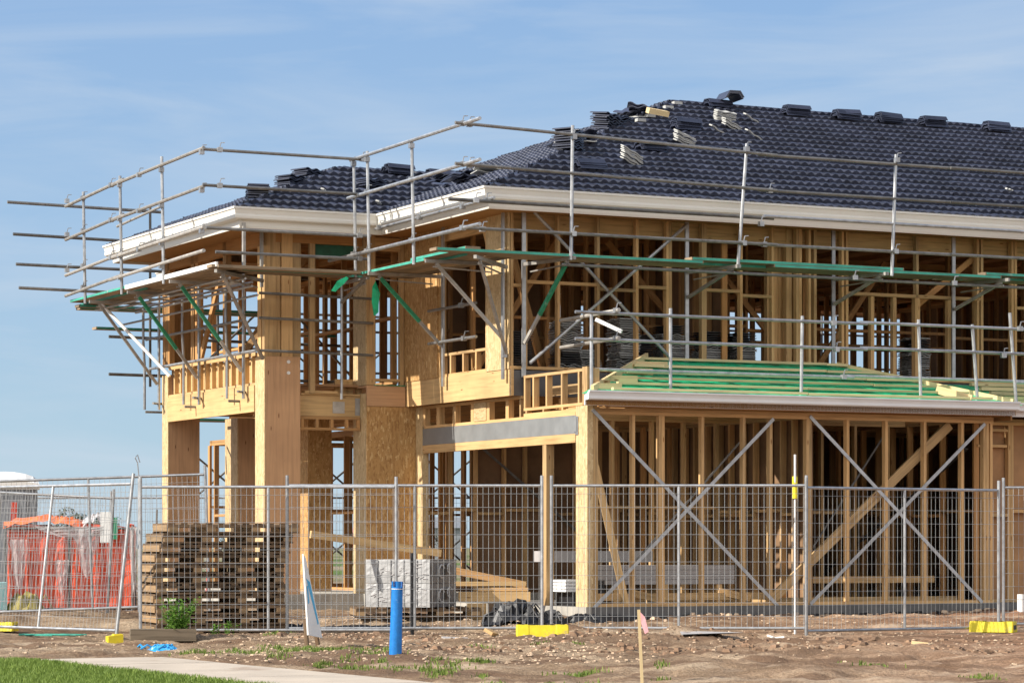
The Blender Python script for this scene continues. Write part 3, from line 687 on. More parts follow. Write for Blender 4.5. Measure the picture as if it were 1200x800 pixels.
# ------------------------------------------------------------------ roof
ROOF = MB()
K = .386; OV = .64
UE, VE = -.86, 1.42          # main eave lines
VF = 15.34; UR = 21.2
WU, WV, WF = -3.19, 5.26, 11.31
Z0 = 6.20
def roof_piece(poly, mat='eave', dz=-.06):
    b = MB(); t_ = .02
    b.face([(x, y, z+dz) for x, y, z in poly]); return b
vr = (VE+VF)/2; zr = Z0+(vr-VE)*K
wr = (WV+WF)/2; zw = Z0+(wr-WV)*K
hip = vr-VE
mainpolys = [
 [(UE, VE, Z0), (UR, VE, Z0), (UR-hip, vr, zr), (UE+hip, vr, zr)],
 [(UR, VF, Z0), (UE, VF, Z0), (UE+hip, vr, zr), (UR-hip, vr, zr)],
 [(UE, VF, Z0), (UE, VE, Z0), (UE+hip, vr, zr)],
 [(UR, VE, Z0), (UR, VF, Z0), (UR-hip, vr, zr)]]
wh = wr-WV
wingpolys = [
 [(WU, WV, Z0), (UE, WV, Z0), (UE+wh, wr, zw), (WU+wh, wr, zw)],
 [(WU, WF, Z0), (WU, WV, Z0), (WU+wh, wr, zw)],
 [(UE, WF, Z0), (WU, WF, Z0), (WU+wh, wr, zw), (UE+wh, wr, zw)]]
b = MB()
for p in mainpolys+wingpolys:
    b.face([(x, y, z-.05) for x, y, z in p]); 
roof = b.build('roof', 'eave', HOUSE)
def tiled(poly, name='tiled_slope'):
    """courses of double-roll tiles over a roof polygon whose first edge is the eave"""
    A, B = Vector(poly[0]), Vector(poly[1]); e = (B-A); Lw = e.length; e.normalize()
    n_ = Vector((0, 0, 1)).cross(e); n_.z = 0; n_.normalize()
    cen = sum((Vector(p) for p in poly), Vector())/len(poly)
    if (cen-A).dot(n_) < 0: n_ = -n_
    up = Vector((n_.x, n_.y, K)).normalized(); nor = Vector((-n_.x*K, -n_.y*K, 1)).normalized()
    top = max((Vector(p)-A).dot(n_) for p in poly); Ls = top*math.sqrt(1+K*K)
    TW, TG = .306, .362
    rows = int(Ls/TG)+1; cols = int(Lw/TW)+2
    V_, F_, T_ = [], [], []
    ns_ = 8; prof = [.024*math.sin(2*math.pi*(j/ns_*2))+.004*math.cos(4*math.pi*(j/ns_*2)) for j in range(ns_+1)]
    hipcut = len(poly)
    ext0 = min((Vector(p)-A).dot(e) for p in poly); ext1 = max((Vector(p)-A).dot(e) for p in poly)
    for r in range(rows):
        s0 = r*TG-.06; s1 = s0+TG+.03
        d0 = max(0, s0/math.sqrt(1+K*K)-.4)
        for c in range(int(ext0/TW)-1, int(ext1/TW)+2):
            x0 = c*TW+(0 if r % 2 == 0 else .0)
            if x0+TW < d0-.2 or x0 > Lw-d0+.2:
                # outside both hips on a hipped plane
                if name != 'x': 
                    if x0+TW < d0-.6 and cutl(poly): continue
                    if x0 > Lw-d0+.6 and cutr(poly): continue
            jj = random.gauss(0, .002); js = random.gauss(0, .004); tl = random.gauss(0, .003); tt = random.random()
            i = len(V_)
            for j in range(ns_+1):
                x = x0+TW*j/ns_; p = prof[j]
                V_.append(A+e*x+up*(s0+js)+nor*(.088+jj+p+tl*(j/ns_-.5)))
            for j in range(ns_+1):
                x = x0+TW*j/ns_; V_.append(A+e*x+up*s1+nor*(.020+jj+prof[j]))
            for j in range(ns_+1):
                x = x0+TW*j/ns_; V_.append(A+e*x+up*(s0+js)+nor*(.030+jj+prof[j]-.004))
            k = ns_+1
            for j in range(ns_):
                F_.append((i+j, i+j+1, i+k+j+1, i+k+j)); T_.append(tt)
                F_.append((i+2*k+j, i+2*k+j+1, i+j+1, i+j)); T_.append(tt)
    bm = bmesh.new(); vs = [bm.verts.new(v) for v in V_]; lay = bm.faces.layers.float.new('tint')
    for k_, (f_, t_) in enumerate(zip(F_, T_)): q = bm.faces.new([vs[x] for x in f_]); q[lay] = t_; q.smooth = k_ % 2 == 0
    # cut to the outline except along the eave
    for k in range(len(poly)):
        if k == 0: continue
        p0, p1 = Vector(poly[k]), Vector(poly[(k+1) % len(poly)]); d = p1-p0; d.z = 0
        nn = Vector((d.y, -d.x, 0)).normalized()
        if (cen-p0).dot(nn) > 0: nn = -nn
        bmesh.ops.bisect_plane(bm, geom=bm.verts[:]+bm.edges[:]+bm.faces[:], plane_co=p0+nn*.012, plane_no=nn, clear_outer=True)
    me = bpy.data.meshes.new(name); bm.to_mesh(me); bm.free(); me.materials.append(M['tile'])
    return link(name, me, roof)
def cutl(p): return (Vector(p[-1])-Vector(p[0])).dot((Vector(p[1])-Vector(p[0])).normalized()) > .5
def cutr(p): return (Vector(p[2])-Vector(p[1])).dot((Vector(p[0])-Vector(p[1])).normalized()) > .5
for p in (mainpolys[0], mainpolys[2], mainpolys[3], wingpolys[0], wingpolys[1], wingpolys[2]): tiled(p)
b = MB(); b.face([(x, y, z+.03) for x, y, z in mainpolys[1]]); b.build('tiled_slope', 'tile', roof)
# gutter and fascia round the whole eave
path = [(UR, VE), (UE, VE), (UE, WV), (WU, WV), (WU, WF), (UE, WF), (UE, VF), (UR, VF)]
path = path[::-1]  # outward is on the right of travel
prof = [(-.02, 5.93), (.005, 5.93), (.012, 5.96), (.012, 6.03), (.02, 6.045), (.10, 6.05), (.118, 6.065), (.124, 6.10), (.118, 6.13), (.135, 6.20), (.150, 6.205), (.150, 6.235), (.128, 6.235), (.118, 6.20), (.03, 6.12), (.0, 6.20), (-.02, 6.20)]
b = MB(); b.sweep(path, prof, closed=True)
# make sure outward really is outward
if Vector(b.v[len(prof)*(len(path)-2)+9]).x > UE and False: pass
b.build('gutter', 'gutter', roof)
# eave lining boards and rafters
b = MB()
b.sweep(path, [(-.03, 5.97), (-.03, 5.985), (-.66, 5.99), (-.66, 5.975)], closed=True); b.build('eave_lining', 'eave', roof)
for u in np.arange(-.1, 20.5, .9):
    b = MB(); b.beam((u, 2.1, 6.13), (u, 14.6, 6.13), .04, .09)
    b.beam((u, VE+.05, 6.08), (u, vr, Z0+(vr-VE)*K-.16), .04, .09) if u > hip+UE else b.beam((u, VE+.05, 6.08), (u, VE+(u-UE), Z0+(u-UE)*K-.16), .04, .09)
    top = min(1, max(.15, (u-UE)/hip)) * (zr-Z0)
    for v0, v1 in ((2.6, 4.2), (4.2, 4.6), (5.4, 4.6), (5.4, 7.6)):
        b.beam((u, v0, 6.16), (u, v1, min(6.16+(v1-VE)*K*.8, Z0+top-.2)), .035, .07)
    b.build('roof_truss', 'pine_inner', roof)
b = MB()
for v in np.arange(6.3, 10.6, .6): b.beam((-2.5, v, 6.13), (-.2, v, 6.13), .04, .09)
b.build('ceiling_joist', 'pine_inner', roof)

# lower lean-to roof over the garage
LE, LZ, LK = -.42, 3.22, .29
b = MB()
lp = [(-.33, LE, LZ), (7.1, LE, LZ), (5.3, 2.0, LZ+(2.42)*LK), (2.05, 2.0, LZ+2.42*LK)]
b.face([(x, y, z-.0) for x, y, z in lp]); 
lr = b.build('lower_roof', 'green_wrap', HOUSE)
b = MB()
for q in np.arange(0, 1.0, .075):   # sagging folds of the wrap between battens
    v0 = LE+.15+q*2.2; z = LZ+(v0-LE)*LK
    for k in range(24):
        u0 = -.1+(v0-LE)*.95+k*.27
        if u0 > 6.3-(v0-LE)*.4: break
        dz = random.uniform(.0, .02); b.face([(u0, v0, z+.004), (u0+.27, v0, z+.004), (u0+.27, v0+.16, z+.035+dz), (u0, v0+.16, z+.035+random.uniform(0, .02))])
b.build('wrap_fold', 'green_wrap', lr)
for i, v0 in enumerate((-.28, .08, .42, .80, 1.25, 1.75)):
    z = LZ+(v0-LE)*LK+.045; d = v0-LE
    b = MB(); u0 = -.15+d*.93+random.uniform(-.1, .25); u1 = 7.05-d*.8+random.uniform(-.3, .1)
    x = u0
    while x < u1:
        y = min(u1, x+random.uniform(3.0, 4.5)); b.beam((x, v0+random.uniform(-.02, .02), z), (y-.01, v0+random.uniform(-.02, .02), z+random.uniform(-.005, .01)), .07, .036); x = y
    b.build('batten', 'batten', lr)
b = MB()
for k in range(4): b.beam((.0+.5*k, -.1+.5*k, 3.34+.145*k), (.45+.5*k, -.12+.45*k, 3.35+.14*k), .04, .09)
b.beam((-.1, -.3, 3.28), (2.0, 1.95, 3.93), .045, .12); b.build('hip_rafter', 'batten', lr)
b = MB(); b.beam((5.9, .1, 3.45), (6.25, -.3, 3.30), .05, .12); b.beam((5.3, 1.9, 3.9), (7.0, -.3, 3.27), .045, .09); b.build('hip_rafter', 'batten', lr)
prof2 = [(-.02, 3.06), (.0, 3.06), (.0, 3.13), (.1, 3.135), (.115, 3.15), (.115, 3.19), (.13, 3.235), (.145, 3.24), (.145, 3.262), (.12, 3.262), (.03, 3.2), (-.02, 3.22)]
b = MB(); b.sweep([(6.95, LE), (-.28, LE)][::-1], prof2); b.build('gutter', 'gutter_grey', lr)
b = MB(); b.sweep([(6.97, LE+.28), (13.2, LE+.28)], prof2); b.build('gutter', 'gutter_grey', lr)
b = MB(); b.face([(7.0, -.14, 3.2), (13.2, -.14, 3.2), (13.2, 2.0, 3.66), (7.0, 2.0, 3.66)]); b.build('roof_wrap', 'green_wrap', lr)
for v0 in (.1, .5, .95, 1.4, 1.85):
    b = MB(); zz = 3.2+(v0+.14)*.215+.04; b.beam((7.2+.3*v0, v0, zz), (10.9, v0, zz), .07, .055); b.build('batten', 'batten', lr)
b = MB(); b.box(6.97, 7.0, LE+.14, .45, 3.0, 3.2); b.box(-.26, 6.96, LE, LE+.02, 3.062, 3.2); b.box(.1, 6.9, LE+.03, .0, 3.06, 3.075); b.build('soffit_board', 'eave', lr)
for v0 in (.9,):
    b = MB()
    for u0 in np.arange(.5, 6.8, .6): b.beam((u0, -.38, 3.12), (u0, 2.0, 3.16), .04, .08)
    b.build('rafter', 'pine_inner', lr)

# ------------------------------------------------------------------ scaffolds
TR = .026
def coupler(b, p, s=.035):
    b.hexa(p, (s, 0, 0), (0, s, 0), (0, 0, s)); b.beam(Vector(p)+Vector((0, 0, s)), Vector(p)+Vector((.02, 0, s+.07)), .012, .012); b.beam(Vector(p)+Vector((.02, 0, s+.07)), Vector(p)+Vector((.08, 0, s+.075)), .012, .012)
def rail(T, a, c, r=.0235, mat='galv_shaded', cpl=True, name='guardrail'):
    b = MB(); b.tube(a, c, r); o = b.build(name, mat, T, smooth=False)
    return o
def couplers(T, pts):
    for p in pts: b = MB(); coupler(b, p); b.build('coupler', 'galv', T)
def plank(T, a, c, w=.23, h=.042, green=True, z=None, gs=1):
    """laminated board, green painted edges"""
    a, c = Vector(a), Vector(c); b = MB(); b.beam(a, c, w, h, 'board')
    d = (c-a).normalized(); sd_ = d.cross(Vector((0, 0, 1))).normalized()
    o = None
    if green:
        for s_ in (-1, 1): b.beam(a+d*.02+sd_*s_*(w/2+.002), c-d*.02+sd_*s_*(w/2+.002), .004, h-.006, 'green_edge')
    return b.build('plank', 'board', T)
def hanger(T, u, v, z0, z1, nrm, mat='galv'):
    b = MB(); b.beam((u, v, z0), (u, v, z1), .06, .03, up=(nrm[0], nrm[1], 0))
    return b.build('hanger', mat, T)
def bracket(T, a, c, zb, green=True, drop=1.25):
    """arm from the hanger out to the standard plus its diagonal strut"""
    a, c = Vector(a), Vector(c); b = MB(); b.beam(a, c, .045, .05, 'bracket')
    b.beam(a+(c-a)*.12+Vector((0, 0, -.12)), a+(c-a)*.9+Vector((0, 0, -.08)), .02, .02, 'bracket')
    o = b.build('bracket', 'bracket', T)
    q = MB(); s0 = a+Vector((0, 0, -drop)); s1 = a+(c-a)*.86+Vector((0, 0, -.03))
    q.beam(s0, s1, .04, .045, 'bracket')
    if green: q.beam(s0+(s1-s0)*.35, s0+(s1-s0)*.97, .046, .052, 'green_paint')
    q.build('strut', 'bracket', o)
ZT, ZM, ZL, ZQ, ZP, ZA = 7.03, 6.46, 5.97, 5.57, 5.27, 5.20

# -- right-hand run under the long gutter
T1 = grid_thing('scaffold', 'long eave scaffold with green-edged planks along the right-hand upper storey', 'scaffold', 'scaffolds hung round the eaves', (0, 1.5))
T1.location = wl(0, 0)
VS = .93
for u, du in ((.21, .02), (3.0, .12), (5.68, .06), (8.4, 0)):
    b = MB(); b.tube((u-du*.3, VS, 5.2), (u+du, VS, 7.12 if u < 1 else 7.04), TR); b.build('standard', 'galv', T1)
    couplers(T1, [(u+du*.3, VS-.05, z) for z in (ZQ,)]+[(u+du*.7, VS-.05, z) for z in (ZT-.08,)])
for z, u0, mt in ((ZT, -1.65, 'galv_shaded'), (ZM, -1.65, 'galv_shaded'), (ZQ, -1.5, 'galv_shaded')):
    dz = {ZT: -.14, ZM: -.09}.get(z, 0)
    rail(T1, (u0, VS-.06, z), (3.6, VS-.06, z+dz), mat=mt); rail(T1, (3.3, VS-.01, z+dz), (6.9, VS-.01, z+dz), mat=mt); rail(T1, (6.7, VS-.05, z+dz), (12.9, VS-.05, z+dz), mat=mt)
b = MB(); b.tube((-1.7, VS+.04, ZL), (3.6, VS+.04, ZL), TR); b.build('guardrail', 'galv_shaded', T1)
rail(T1, (3.4, VS, ZL+.02), (12.5, VS, ZL+.02), mat='galv')
rail(T1, (.1, VS+.1, ZA-.06), (5.2, VS+.1, ZA-.06)); rail(T1, (5.0, VS+.16, ZA-.06), (12.6, VS+.16, ZA-.06))
couplers(T1, [(3.35, VS-.02, ZL-.1), (3.4, VS-.02, ZQ), (3.5, VS-.02, ZM-.09), (5.0, VS, ZA-.05), (6.8, VS, ZA-.06), (8.4, VS, ZT-.14), (8.35, VS-.03, ZQ), (-1.4, VS, ZT), (-1.4, VS, ZM), (-1.2, VS, ZQ), (-1.3, VS, ZL)])
for k, (va, segs) in enumerate(((VS+.14, ((-1.9, 2.4, 0), (2.2, 5.9, .045), (3.6, 7.7, 0), (7.4, 11.6, .045), (11.2, 14, 0))), (VS+.38, ((-1.2, 3.1, 0), (3.1, 7.2, 0), (7.3, 11.4, 0))), (VS+.62, ((-.9, 2.7, 0), (2.75, 6.8, 0), (6.9, 11, 0))))):
    for a0, a1, dz in segs: plank(T1, (a0, va, ZP+dz+k*.002), (a1, va, ZP+dz+k*.002-.0))
for u in (-.03, 2.70, 5.29, 7.52, 10.2):
    hanger(T1, u, 1.98, 3.58 if u < 0 else 3.72, 6.1, (0, 1)); bracket(T1, (u, 1.95, ZA+.02), (u+.27, VS-.05, ZA+.03), 0, green=u < 0, drop=1.15 if u < 0 else .38)
b = MB(); b.tube((.08, 1.93, 6.02), (2.62, 1.93, 3.72), TR); b.build('brace', 'galv', T1)
b = MB(); b.tube((2.64, 1.87, 5.92), (.02, 1.87, 3.78), TR); b.build('brace', 'galv', T1)

# -- left return run
T2 = grid_thing('scaffold', 'short eave scaffold wrapped round the corner beside the strand board walls', 'scaffold', 'scaffolds hung round the eaves')
US = -1.45
for v, z in ((2.72, 7.05), (4.36, 7.08), (4.88, 7.02)):
    b = MB(); b.tube((US, v, 5.22), (US-.02, v+.03, z), TR); b.build('standard', 'galv', T2)
    couplers(T2, [(US-.04, v, q) for q in (ZT-.08, ZM, ZQ)])
for z, v1 in ((ZT-.02, 4.95), (ZM-.02, 5.05), (ZQ-.02, 5.8)):
    rail(T2, (US-.06, .36, z+.02), (US-.06, v1, z-.0), mat='galv', r=.028)
rail(T2, (-1.03, .9, ZL+.05), (-1.03, 5.1, ZL+.03), mat='galv')
couplers(T2, [(US-.07, .9, z) for z in (ZT, ZM, ZQ)]+[(-1.05, v, ZL+.03) for v in (1.1, 1.9, 3.4, 4.9)])
plank(T2, (US+.14, 1.0, ZP+.04), (US+.14, 2.9, ZP+.04)); plank(T2, (US+.14, 2.4, ZP), (US+.14, 4.9, ZP)); plank(T2, (US+.38, 1.3, ZP), (US+.38, 5.0, ZP)); plank(T2, (US+.62, 1.5, ZP), (US+.62, 5.0, ZP)); plank(T2, (US+.86, 1.5, ZP-.002), (US+.86, 5.0, ZP-.002))
for v in (2.14, 4.22):
    hanger(T2, -.29, v, 3.55, 6.0, (1, 0)); bracket(T2, (-.32, v, ZA+.02), (US-.08, v, ZA+.02), 0, green=v > 3, drop=1.05)
bracket(T2, (-.3, 2.0, ZA-.03), (US+.1, .85, ZA-.03), 0, green=False, drop=1.25)
for z in (4.72, 4.22): rail(T2, (-.36, 2.9, z), (-.36, 4.6, z), mat='galv', name='guardrail')
couplers(T2, [(-.37, 3.4, 4.72), (-.37, 3.3, 4.22), (-.29, 2.1, 3.9)])

# -- wing: front run
T3 = grid_thing('scaffold', 'eave scaffold run across the front of the projecting left wing', 'scaffold', 'scaffolds hung round the eaves')
VW, UW = 4.66, -3.8
for z, u0, u1 in ((ZT-.04, -4.0, -1.35), (ZM, -4.0, -1.4), (5.83, -3.95, -1.3), (5.48, -3.8, -1.3)):
    rail(T3, (u0, VW, z), (u1, VW, z+.0))
couplers(T3, [(-1.5, VW-.04, 5.48), (-1.5, VW-.04, 5.83), (-1.45, VW-.04, ZT-.04), (-3.75, VW-.04, ZM), (-3.75, VW-.04, ZT-.04)])
plank(T3, (UW-.05, VW+.14, ZP+.01), (-1.45, VW+.14, ZP+.01), green=False); plank(T3, (UW+.3, VW+.38, ZP), (-1.5, VW+.38, ZP)); plank(T3, (UW+.4, VW+.62, ZP), (-1.2, VW+.62, ZP))
bracket(T3, (-2.6, 5.83, ZA), (UW, VW, ZA), 0, green=False, drop=1.2)
bracket(T3, (-1.34, 5.72, ZA), (-1.34, VW, ZA), 0, green=False, drop=.3)
b = MB(); b.tube((-1.34, 5.7, 3.4), (-1.34, 5.7, 5.4), .024); b.build('hanger', 'galv', T3)
for u, va, z0, z1 in ((-3.15, 5.2, 5.25, 6.0), (-2.62, 5.83, 5.1, 6.1)): b = MB(); b.beam((u, va, z0), (u, va, z1), .06, .04); b.build('hanger', 'bracket', T3)
for z in (5.0, 4.62, 4.12): rail(T3, (-2.7, 5.72, z), (-.8, 5.72, z-.02), r=.022)
b = MB()
b.tube((-2.2, 5.66, 4.1), (-1.4, 5.66, 4.1), .02) if False else None

# -- wing: side run
T4 = grid_thing('scaffold', 'eave scaffold on the far left with bent guardrails standing against the sky', 'scaffold', 'scaffolds hung round the eaves')
for v, z in ((6.98, 7.18), (9.03, 7.12), (10.97, 7.08)):
    b = MB(); b.tube((UW, v, 5.2), (UW-.02, v+.04, z), TR); b.build('standard', 'galv', T4)
    couplers(T4, [(UW-.04, v, q) for q in (ZT-.06, ZM-.04, 5.83, 5.47)])
for z in (ZT, ZM, 5.85, 5.5):
    pts = [(UW-.06, 5.0, z+.03), (UW-.06, 7.2, z+.0), (UW-.05, 9.5, z-.03), (UW-.05, 11.9, z-.10)]
    b = MB(); b.poly(pts[:3], .028); b.build('guardrail', 'bracket', T4); b = MB(); b.poly([Vector(pts[2])+Vector((0, -.7, .03)), pts[3]], .028); b.build('guardrail', 'bracket', T4)
couplers(T4, [(UW-.06, v, z-.02) for z in (ZT, ZM, 5.85) for v in (5.1, 8.0, 9.4, 11.8)])
for i, (a0, a1, off, gr) in enumerate(((4.6, 8.2, .14, False), (8.0, 11.9, .14, True), (4.7, 8.4, .38, False), (8.5, 12.1, .38, True), (5.2, 9, .62, False), (9.1, 12.0, .62, True))):
    plank(T4, (UW+off, a0, ZP+.0+.04*(i == 1)), (UW+off, a1, ZP+.04*(i == 1)), green=gr)
b = MB(); b.beam((UW+.02, 4.65, ZP+.03), (UW+.02, 8.9, ZP+.03), .03, .07); b.build('toe_board', 'white', T4)
for v in (6.58, 8.61, 10.59):
    hanger(T4, -2.63, v, 3.42, 5.4, (1, 0), 'galv'); bracket(T4, (-2.66, v, ZA), (UW-.05, v, ZA), 0, green=v < 10, drop=1.35)
    b = MB(); b.tube((-2.75, v-.05, 3.53), (-2.3, v+.3, 3.53), .02); b.tube((-2.75, v+.35, 3.4), (-2.35, v+.35, 3.4), .02); b.build('wall_clamp', 'galv_shaded', T4)
    b = MB(); b.poly([(-2.72, v+.55, 5.2), (-2.72, v+.55, 4.6), (-2.68, v+.6, 4.2), (-2.68, v+.6, 3.45)], .024); b.build('hanger', 'galv', T4)
b = MB(); b.tube((UW+.3, 11.0, ZA), (-2.68, 9.9, 3.95), .028); b.build('strut', 'white', T4)
rail(T4, (-2.68, 5.9, 4.13), (-2.68, 10.9, 4.13), r=.024, mat='galv'); rail(T4, (-2.75, 6.2, 4.62), (-2.75, 10.9, 4.62), r=.022)
for z in (5.08, 5.14): rail(T4, (-2.9, 5.5, z), (-2.9, 11, z), r=.02, mat='galv'); 
for u, z in ((-3.2, 5.14), (-3.45, 5.14), (-3.0, 4.9)): rail(T4, (u, 5.0, z), (u, 11.5, z), r=.018, mat='galv')

# -- rear run beyond the wing and behind the house
T5 = grid_thing('scaffold', 'rear scaffold of dark tubes seen against the sky through the open frames', 'scaffold', 'scaffolds hung round the eaves')
VB = 12.15
for z, u0, u1 in ((6.98, -4.8, -2.0), (6.44, -4.7, -2.2), (5.93, -4.65, 1), (5.53, -4.6, -1.2), (4.75, -3.0, 1.5), (4.1, -3.0, 1.5)): rail(T5, (u0, VB, z), (u1, VB, z-.03), r=.027)
for u in (-2.25, -1.0): b = MB(); b.tube((u, VB, 3.9), (u, VB, 7.05), .024); b.build('standard', 'galv_shaded', T5)
rail(T5, (-2.6, 12.9, 6.75), (-2.6, 10.6, 6.85), mat='bracket'); 
plank(T5, (-3.6, VB-.15, 5.2), (.3, VB-.15, 5.2)); plank(T5, (-3.2, VB+.2, 4.9), (1.3, VB+.2, 4.9)); plank(T5, (-3.7, VB-.4, 5.22), (.3, VB-.4, 5.22))
for z in (3.7, 4.1, 4.5, 4.9, 5.3, 5.6):
    rail(T5, (-.6, 15.9, z), (20, 15.9, z), r=.024)
for u in np.arange(-.5, 20, 2.4):
    b = MB(); b.tube((u, 15.9, .2), (u, 15.9, 6.3), .026); b.build('standard', 'galv_shaded', T5)
for u in np.arange(-.5, 12, 2.4):
    for z in (.3, 1.7, 3.4): b = MB(); b.tube((u, 15.95, z+1.5), (u+1.9, 15.95, z), .02); b.tube((u, 15.97, z), (u+1.9, 15.97, z+1.5), .02); b.build('brace', 'galv_shaded', T5)
plank(T5, (-.6, 15.6, 3.5), (12, 15.6, 3.5), w=.6)
# extra braces visible through the wing
for a, c in (((-1.6, 12.2, 5.2), (.4, 12.2, 3.6)), ((-.2, 12.2, 5.3), (-1.8, 12.2, 3.8)), ((.2, 12.3, 5.6), (1.8, 12.3, 4.0))):
    b = MB(); b.tube(a, c, .022); b.build('brace', 'galv_shaded', T5)

# -- guardrails standing on the lower roof
T6 = grid_thing('guardrail_scaffold', 'low guardrail scaffold standing on the green lower roof', 'scaffold')
for u, z0, z1, sl in ((1.24, 3.3, 4.47, 0), (3.4, 3.28, 4.44, .02), (5.47, 3.3, 4.46, -.04), (6.49, 3.2, 4.42, -.1), (7.19, 3.25, 4.62, -.12), (-.02, 3.1, 4.35, 0)):
    b = MB(); b.tube((u, -.12, z0), (u+sl, -.12, z1), .025); b.build('standard', 'galv', T6)
for z, v in ((4.36, -.17), (3.99, -.17), (3.60, .18)):
    rail(T6, (-.3 if v < 0 else .2, v, z), (4.5, v, z), mat='galv'); rail(T6, (4.4, v+.03, z+.02), (7.6, v+.03, z+.02), mat='galv'); rail(T6, (7.4, v-.02, z), (12.5, v-.02, z), mat='galv')
for z in (4.40, 4.01): rail(T6, (.33, -.28, z), (.33, 1.5, z-.02), mat='bracket', r=.028)
couplers(T6, [(.33, -.2, 4.40), (.33, -.2, 4.01), (3.9, -.2, 4.35), (3.95, -.2, 3.97), (7.2, -.2, 4.38), (6.9, -.2, 3.97), (4.3, .15, 3.6), (-.02, -.18, 3.12)])
b = MB(); b.beam((.22, .2, 4.3), (.48, -.08, 4.12), .05, .05); b.build('strut', 'white', T6)

# loose green plastic hanging at the inner corner
for (u, v, z, label, pts) in ((-1.62, 4.7, 5.15, 'green plastic strip flapping above the upper window of the wing', [(0, 0), (-.25, -.12), (-.42, -.38), (-.3, -.40), (-.1, -.2), (.05, -.05)]), (-1.0, 4.7, 5.1, 'curved green plastic strip hanging below the inner corner planks', [(0, 0), (.07, -.2), (.06, -.5), (-.02, -.56), (-.08, -.35), (-.07, -.1)])):
    b = MB(); n0 = len(pts)
    b.face([(x, 0, zz) for x, zz in pts]); b.face([(x+.01, .02+.05*math.sin(zz*9), zz) for x, zz in pts])
    o = b.build('plastic_strip', 'green_wrap'); o.location = wl(u-.06 if u < -1.5 else u-.2, v, z+.06); o.scale = (.6 if u < -1.5 else .8, .8, .6 if u < -1.5 else .95); o.rotation_euler = (0, 0, ROT)
    tag(o, label, 'plastic strip')

# ------------------------------------------------------------------ roof tiles lying about
def wavy_tile(w=.42, l=.33, th=.014, amp=.016, segs=12):
    b = MB(); pr = [(-w/2+w*j/segs, amp*math.sin(j/segs*4*math.pi)) for j in range(segs+1)]
    for j in range(segs):
        (x0, z0), (x1, z1) = pr[j], pr[j+1]
        for pts in ([(x0, -l/2, z0+th), (x1, -l/2, z1+th), (x1, l/2, z1+th), (x0, l/2, z0+th)], [(x0, -l/2, z0), (x0, l/2, z0), (x1, l/2, z1), (x1, -l/2, z1)],
                    [(x0, -l/2, z0), (x1, -l/2, z1), (x1, -l/2, z1+th), (x0, -l/2, z0+th)], [(x0, l/2, z0), (x0, l/2, z0+th), (x1, l/2, z1+th), (x1, l/2, z1)]): b.face(pts, tint=.5)
    for j in (0, segs):
        x, z = pr[j]; b.face([(x, -l/2, z), (x, l/2, z), (x, l/2, z+th), (x, -l/2, z+th)], tint=.5)
    return b
def cap_tile(l=.42):
    """angular ridge capping"""
    b = MB(); o = [(-.13, 0), (-.075, .075), (.075, .075), (.13, 0)]; i_ = [(-.11, 0), (-.065, .058), (.065, .058), (.11, 0)]
    for k in range(3):
        b.face([(-l/2, *o[k]), (l/2, *o[k]), (l/2, *o[k+1]), (-l/2, *o[k+1])], tint=.5); b.face([(-l/2, *i_[k]), (-l/2, *i_[k+1]), (l/2, *i_[k+1]), (l/2, *i_[k])], tint=.5)
        for x in (-l/2, l/2): b.face([(x, *o[k]), (x, *o[k+1]), (x, *i_[k+1]), (x, *i_[k])], tint=.5)
    for s_ in (0, 3): b.face([(-l/2, *o[s_]), (l/2, *o[s_]), (l/2, *i_[s_]), (-l/2, *i_[s_])], tint=.5)
    return b
TM = wavy_tile().mesh('roof_tile', 'tile'); TMP = wavy_tile(.42, .30, .014, .005).mesh('roof_tile', 'tile_pale'); TMS = wavy_tile(.42, .33, .012).mesh('roof_tile', 'tile_stack'); TMB = wavy_tile(.42, .33, .012, .004).mesh('roof_tile', 'tile_black'); CM = cap_tile(.48).mesh('ridge_cap', 'tile')
def on_roof(u, v):
    cands = [min((u-UE), (v-VE), (UR-u), (VF-v))]
    cw = min(u-WU, v-WV, WF-v)
    zz = Z0+cands[0]*K
    if cw > 0 and u < UE+wh: zz = max(zz, Z0+cw*K)
    return zz
def put(name, mesh, u, v, z, rot, label, cat, group):
    o = link(name, mesh); o.location = wl(u, v, z); o.rotation_euler = rot; return tag(o, label, cat, group)
def ORD(k, n_):
    return 'bottom' if k == 0 else ('topmost' if k == n_-1 else ('second' if k == 1 else ['third', 'fourth', 'fifth', 'sixth', 'seventh', 'eighth', 'ninth'][k-2]))
def stack(u, v, n_, kind, where, rz=0, tilt=0, pale=False, fan=0, step=None, side=0):
    """n tiles piled on the roof; each tile is its own object"""
    g = ('ridge caps' if kind == 'cap' else 'roof tiles')+' piled '+where
    lab = ('dark ridge capping in the pile ' if kind == 'cap' else ('pale-edged roof tile in the pile ' if pale else 'dark roof tile in the pile '))+where
    z = on_roof(u, v)+.06
    for k in range(n_):
        lab = ('%s %s in the pile ' % (ORD(k, n_), 'ridge cap' if kind == 'cap' else 'tile'))+where
        st = step or (.03 if kind == 'cap' else .034)
        put('ridge_cap' if kind == 'cap' else 'roof_tile', CM if kind == 'cap' else (TMP if pale else TM), u+random.uniform(-.02, .02)+side*k, v+random.uniform(-.02, .02), z+k*st,
            (tilt+random.uniform(-.03, .03), random.uniform(-.03, .03), ROT+rz+fan*k+random.uniform(-.04, .04)), lab, 'ridge cap' if kind == 'cap' else 'roof tile', g)
tr = math.atan(K)
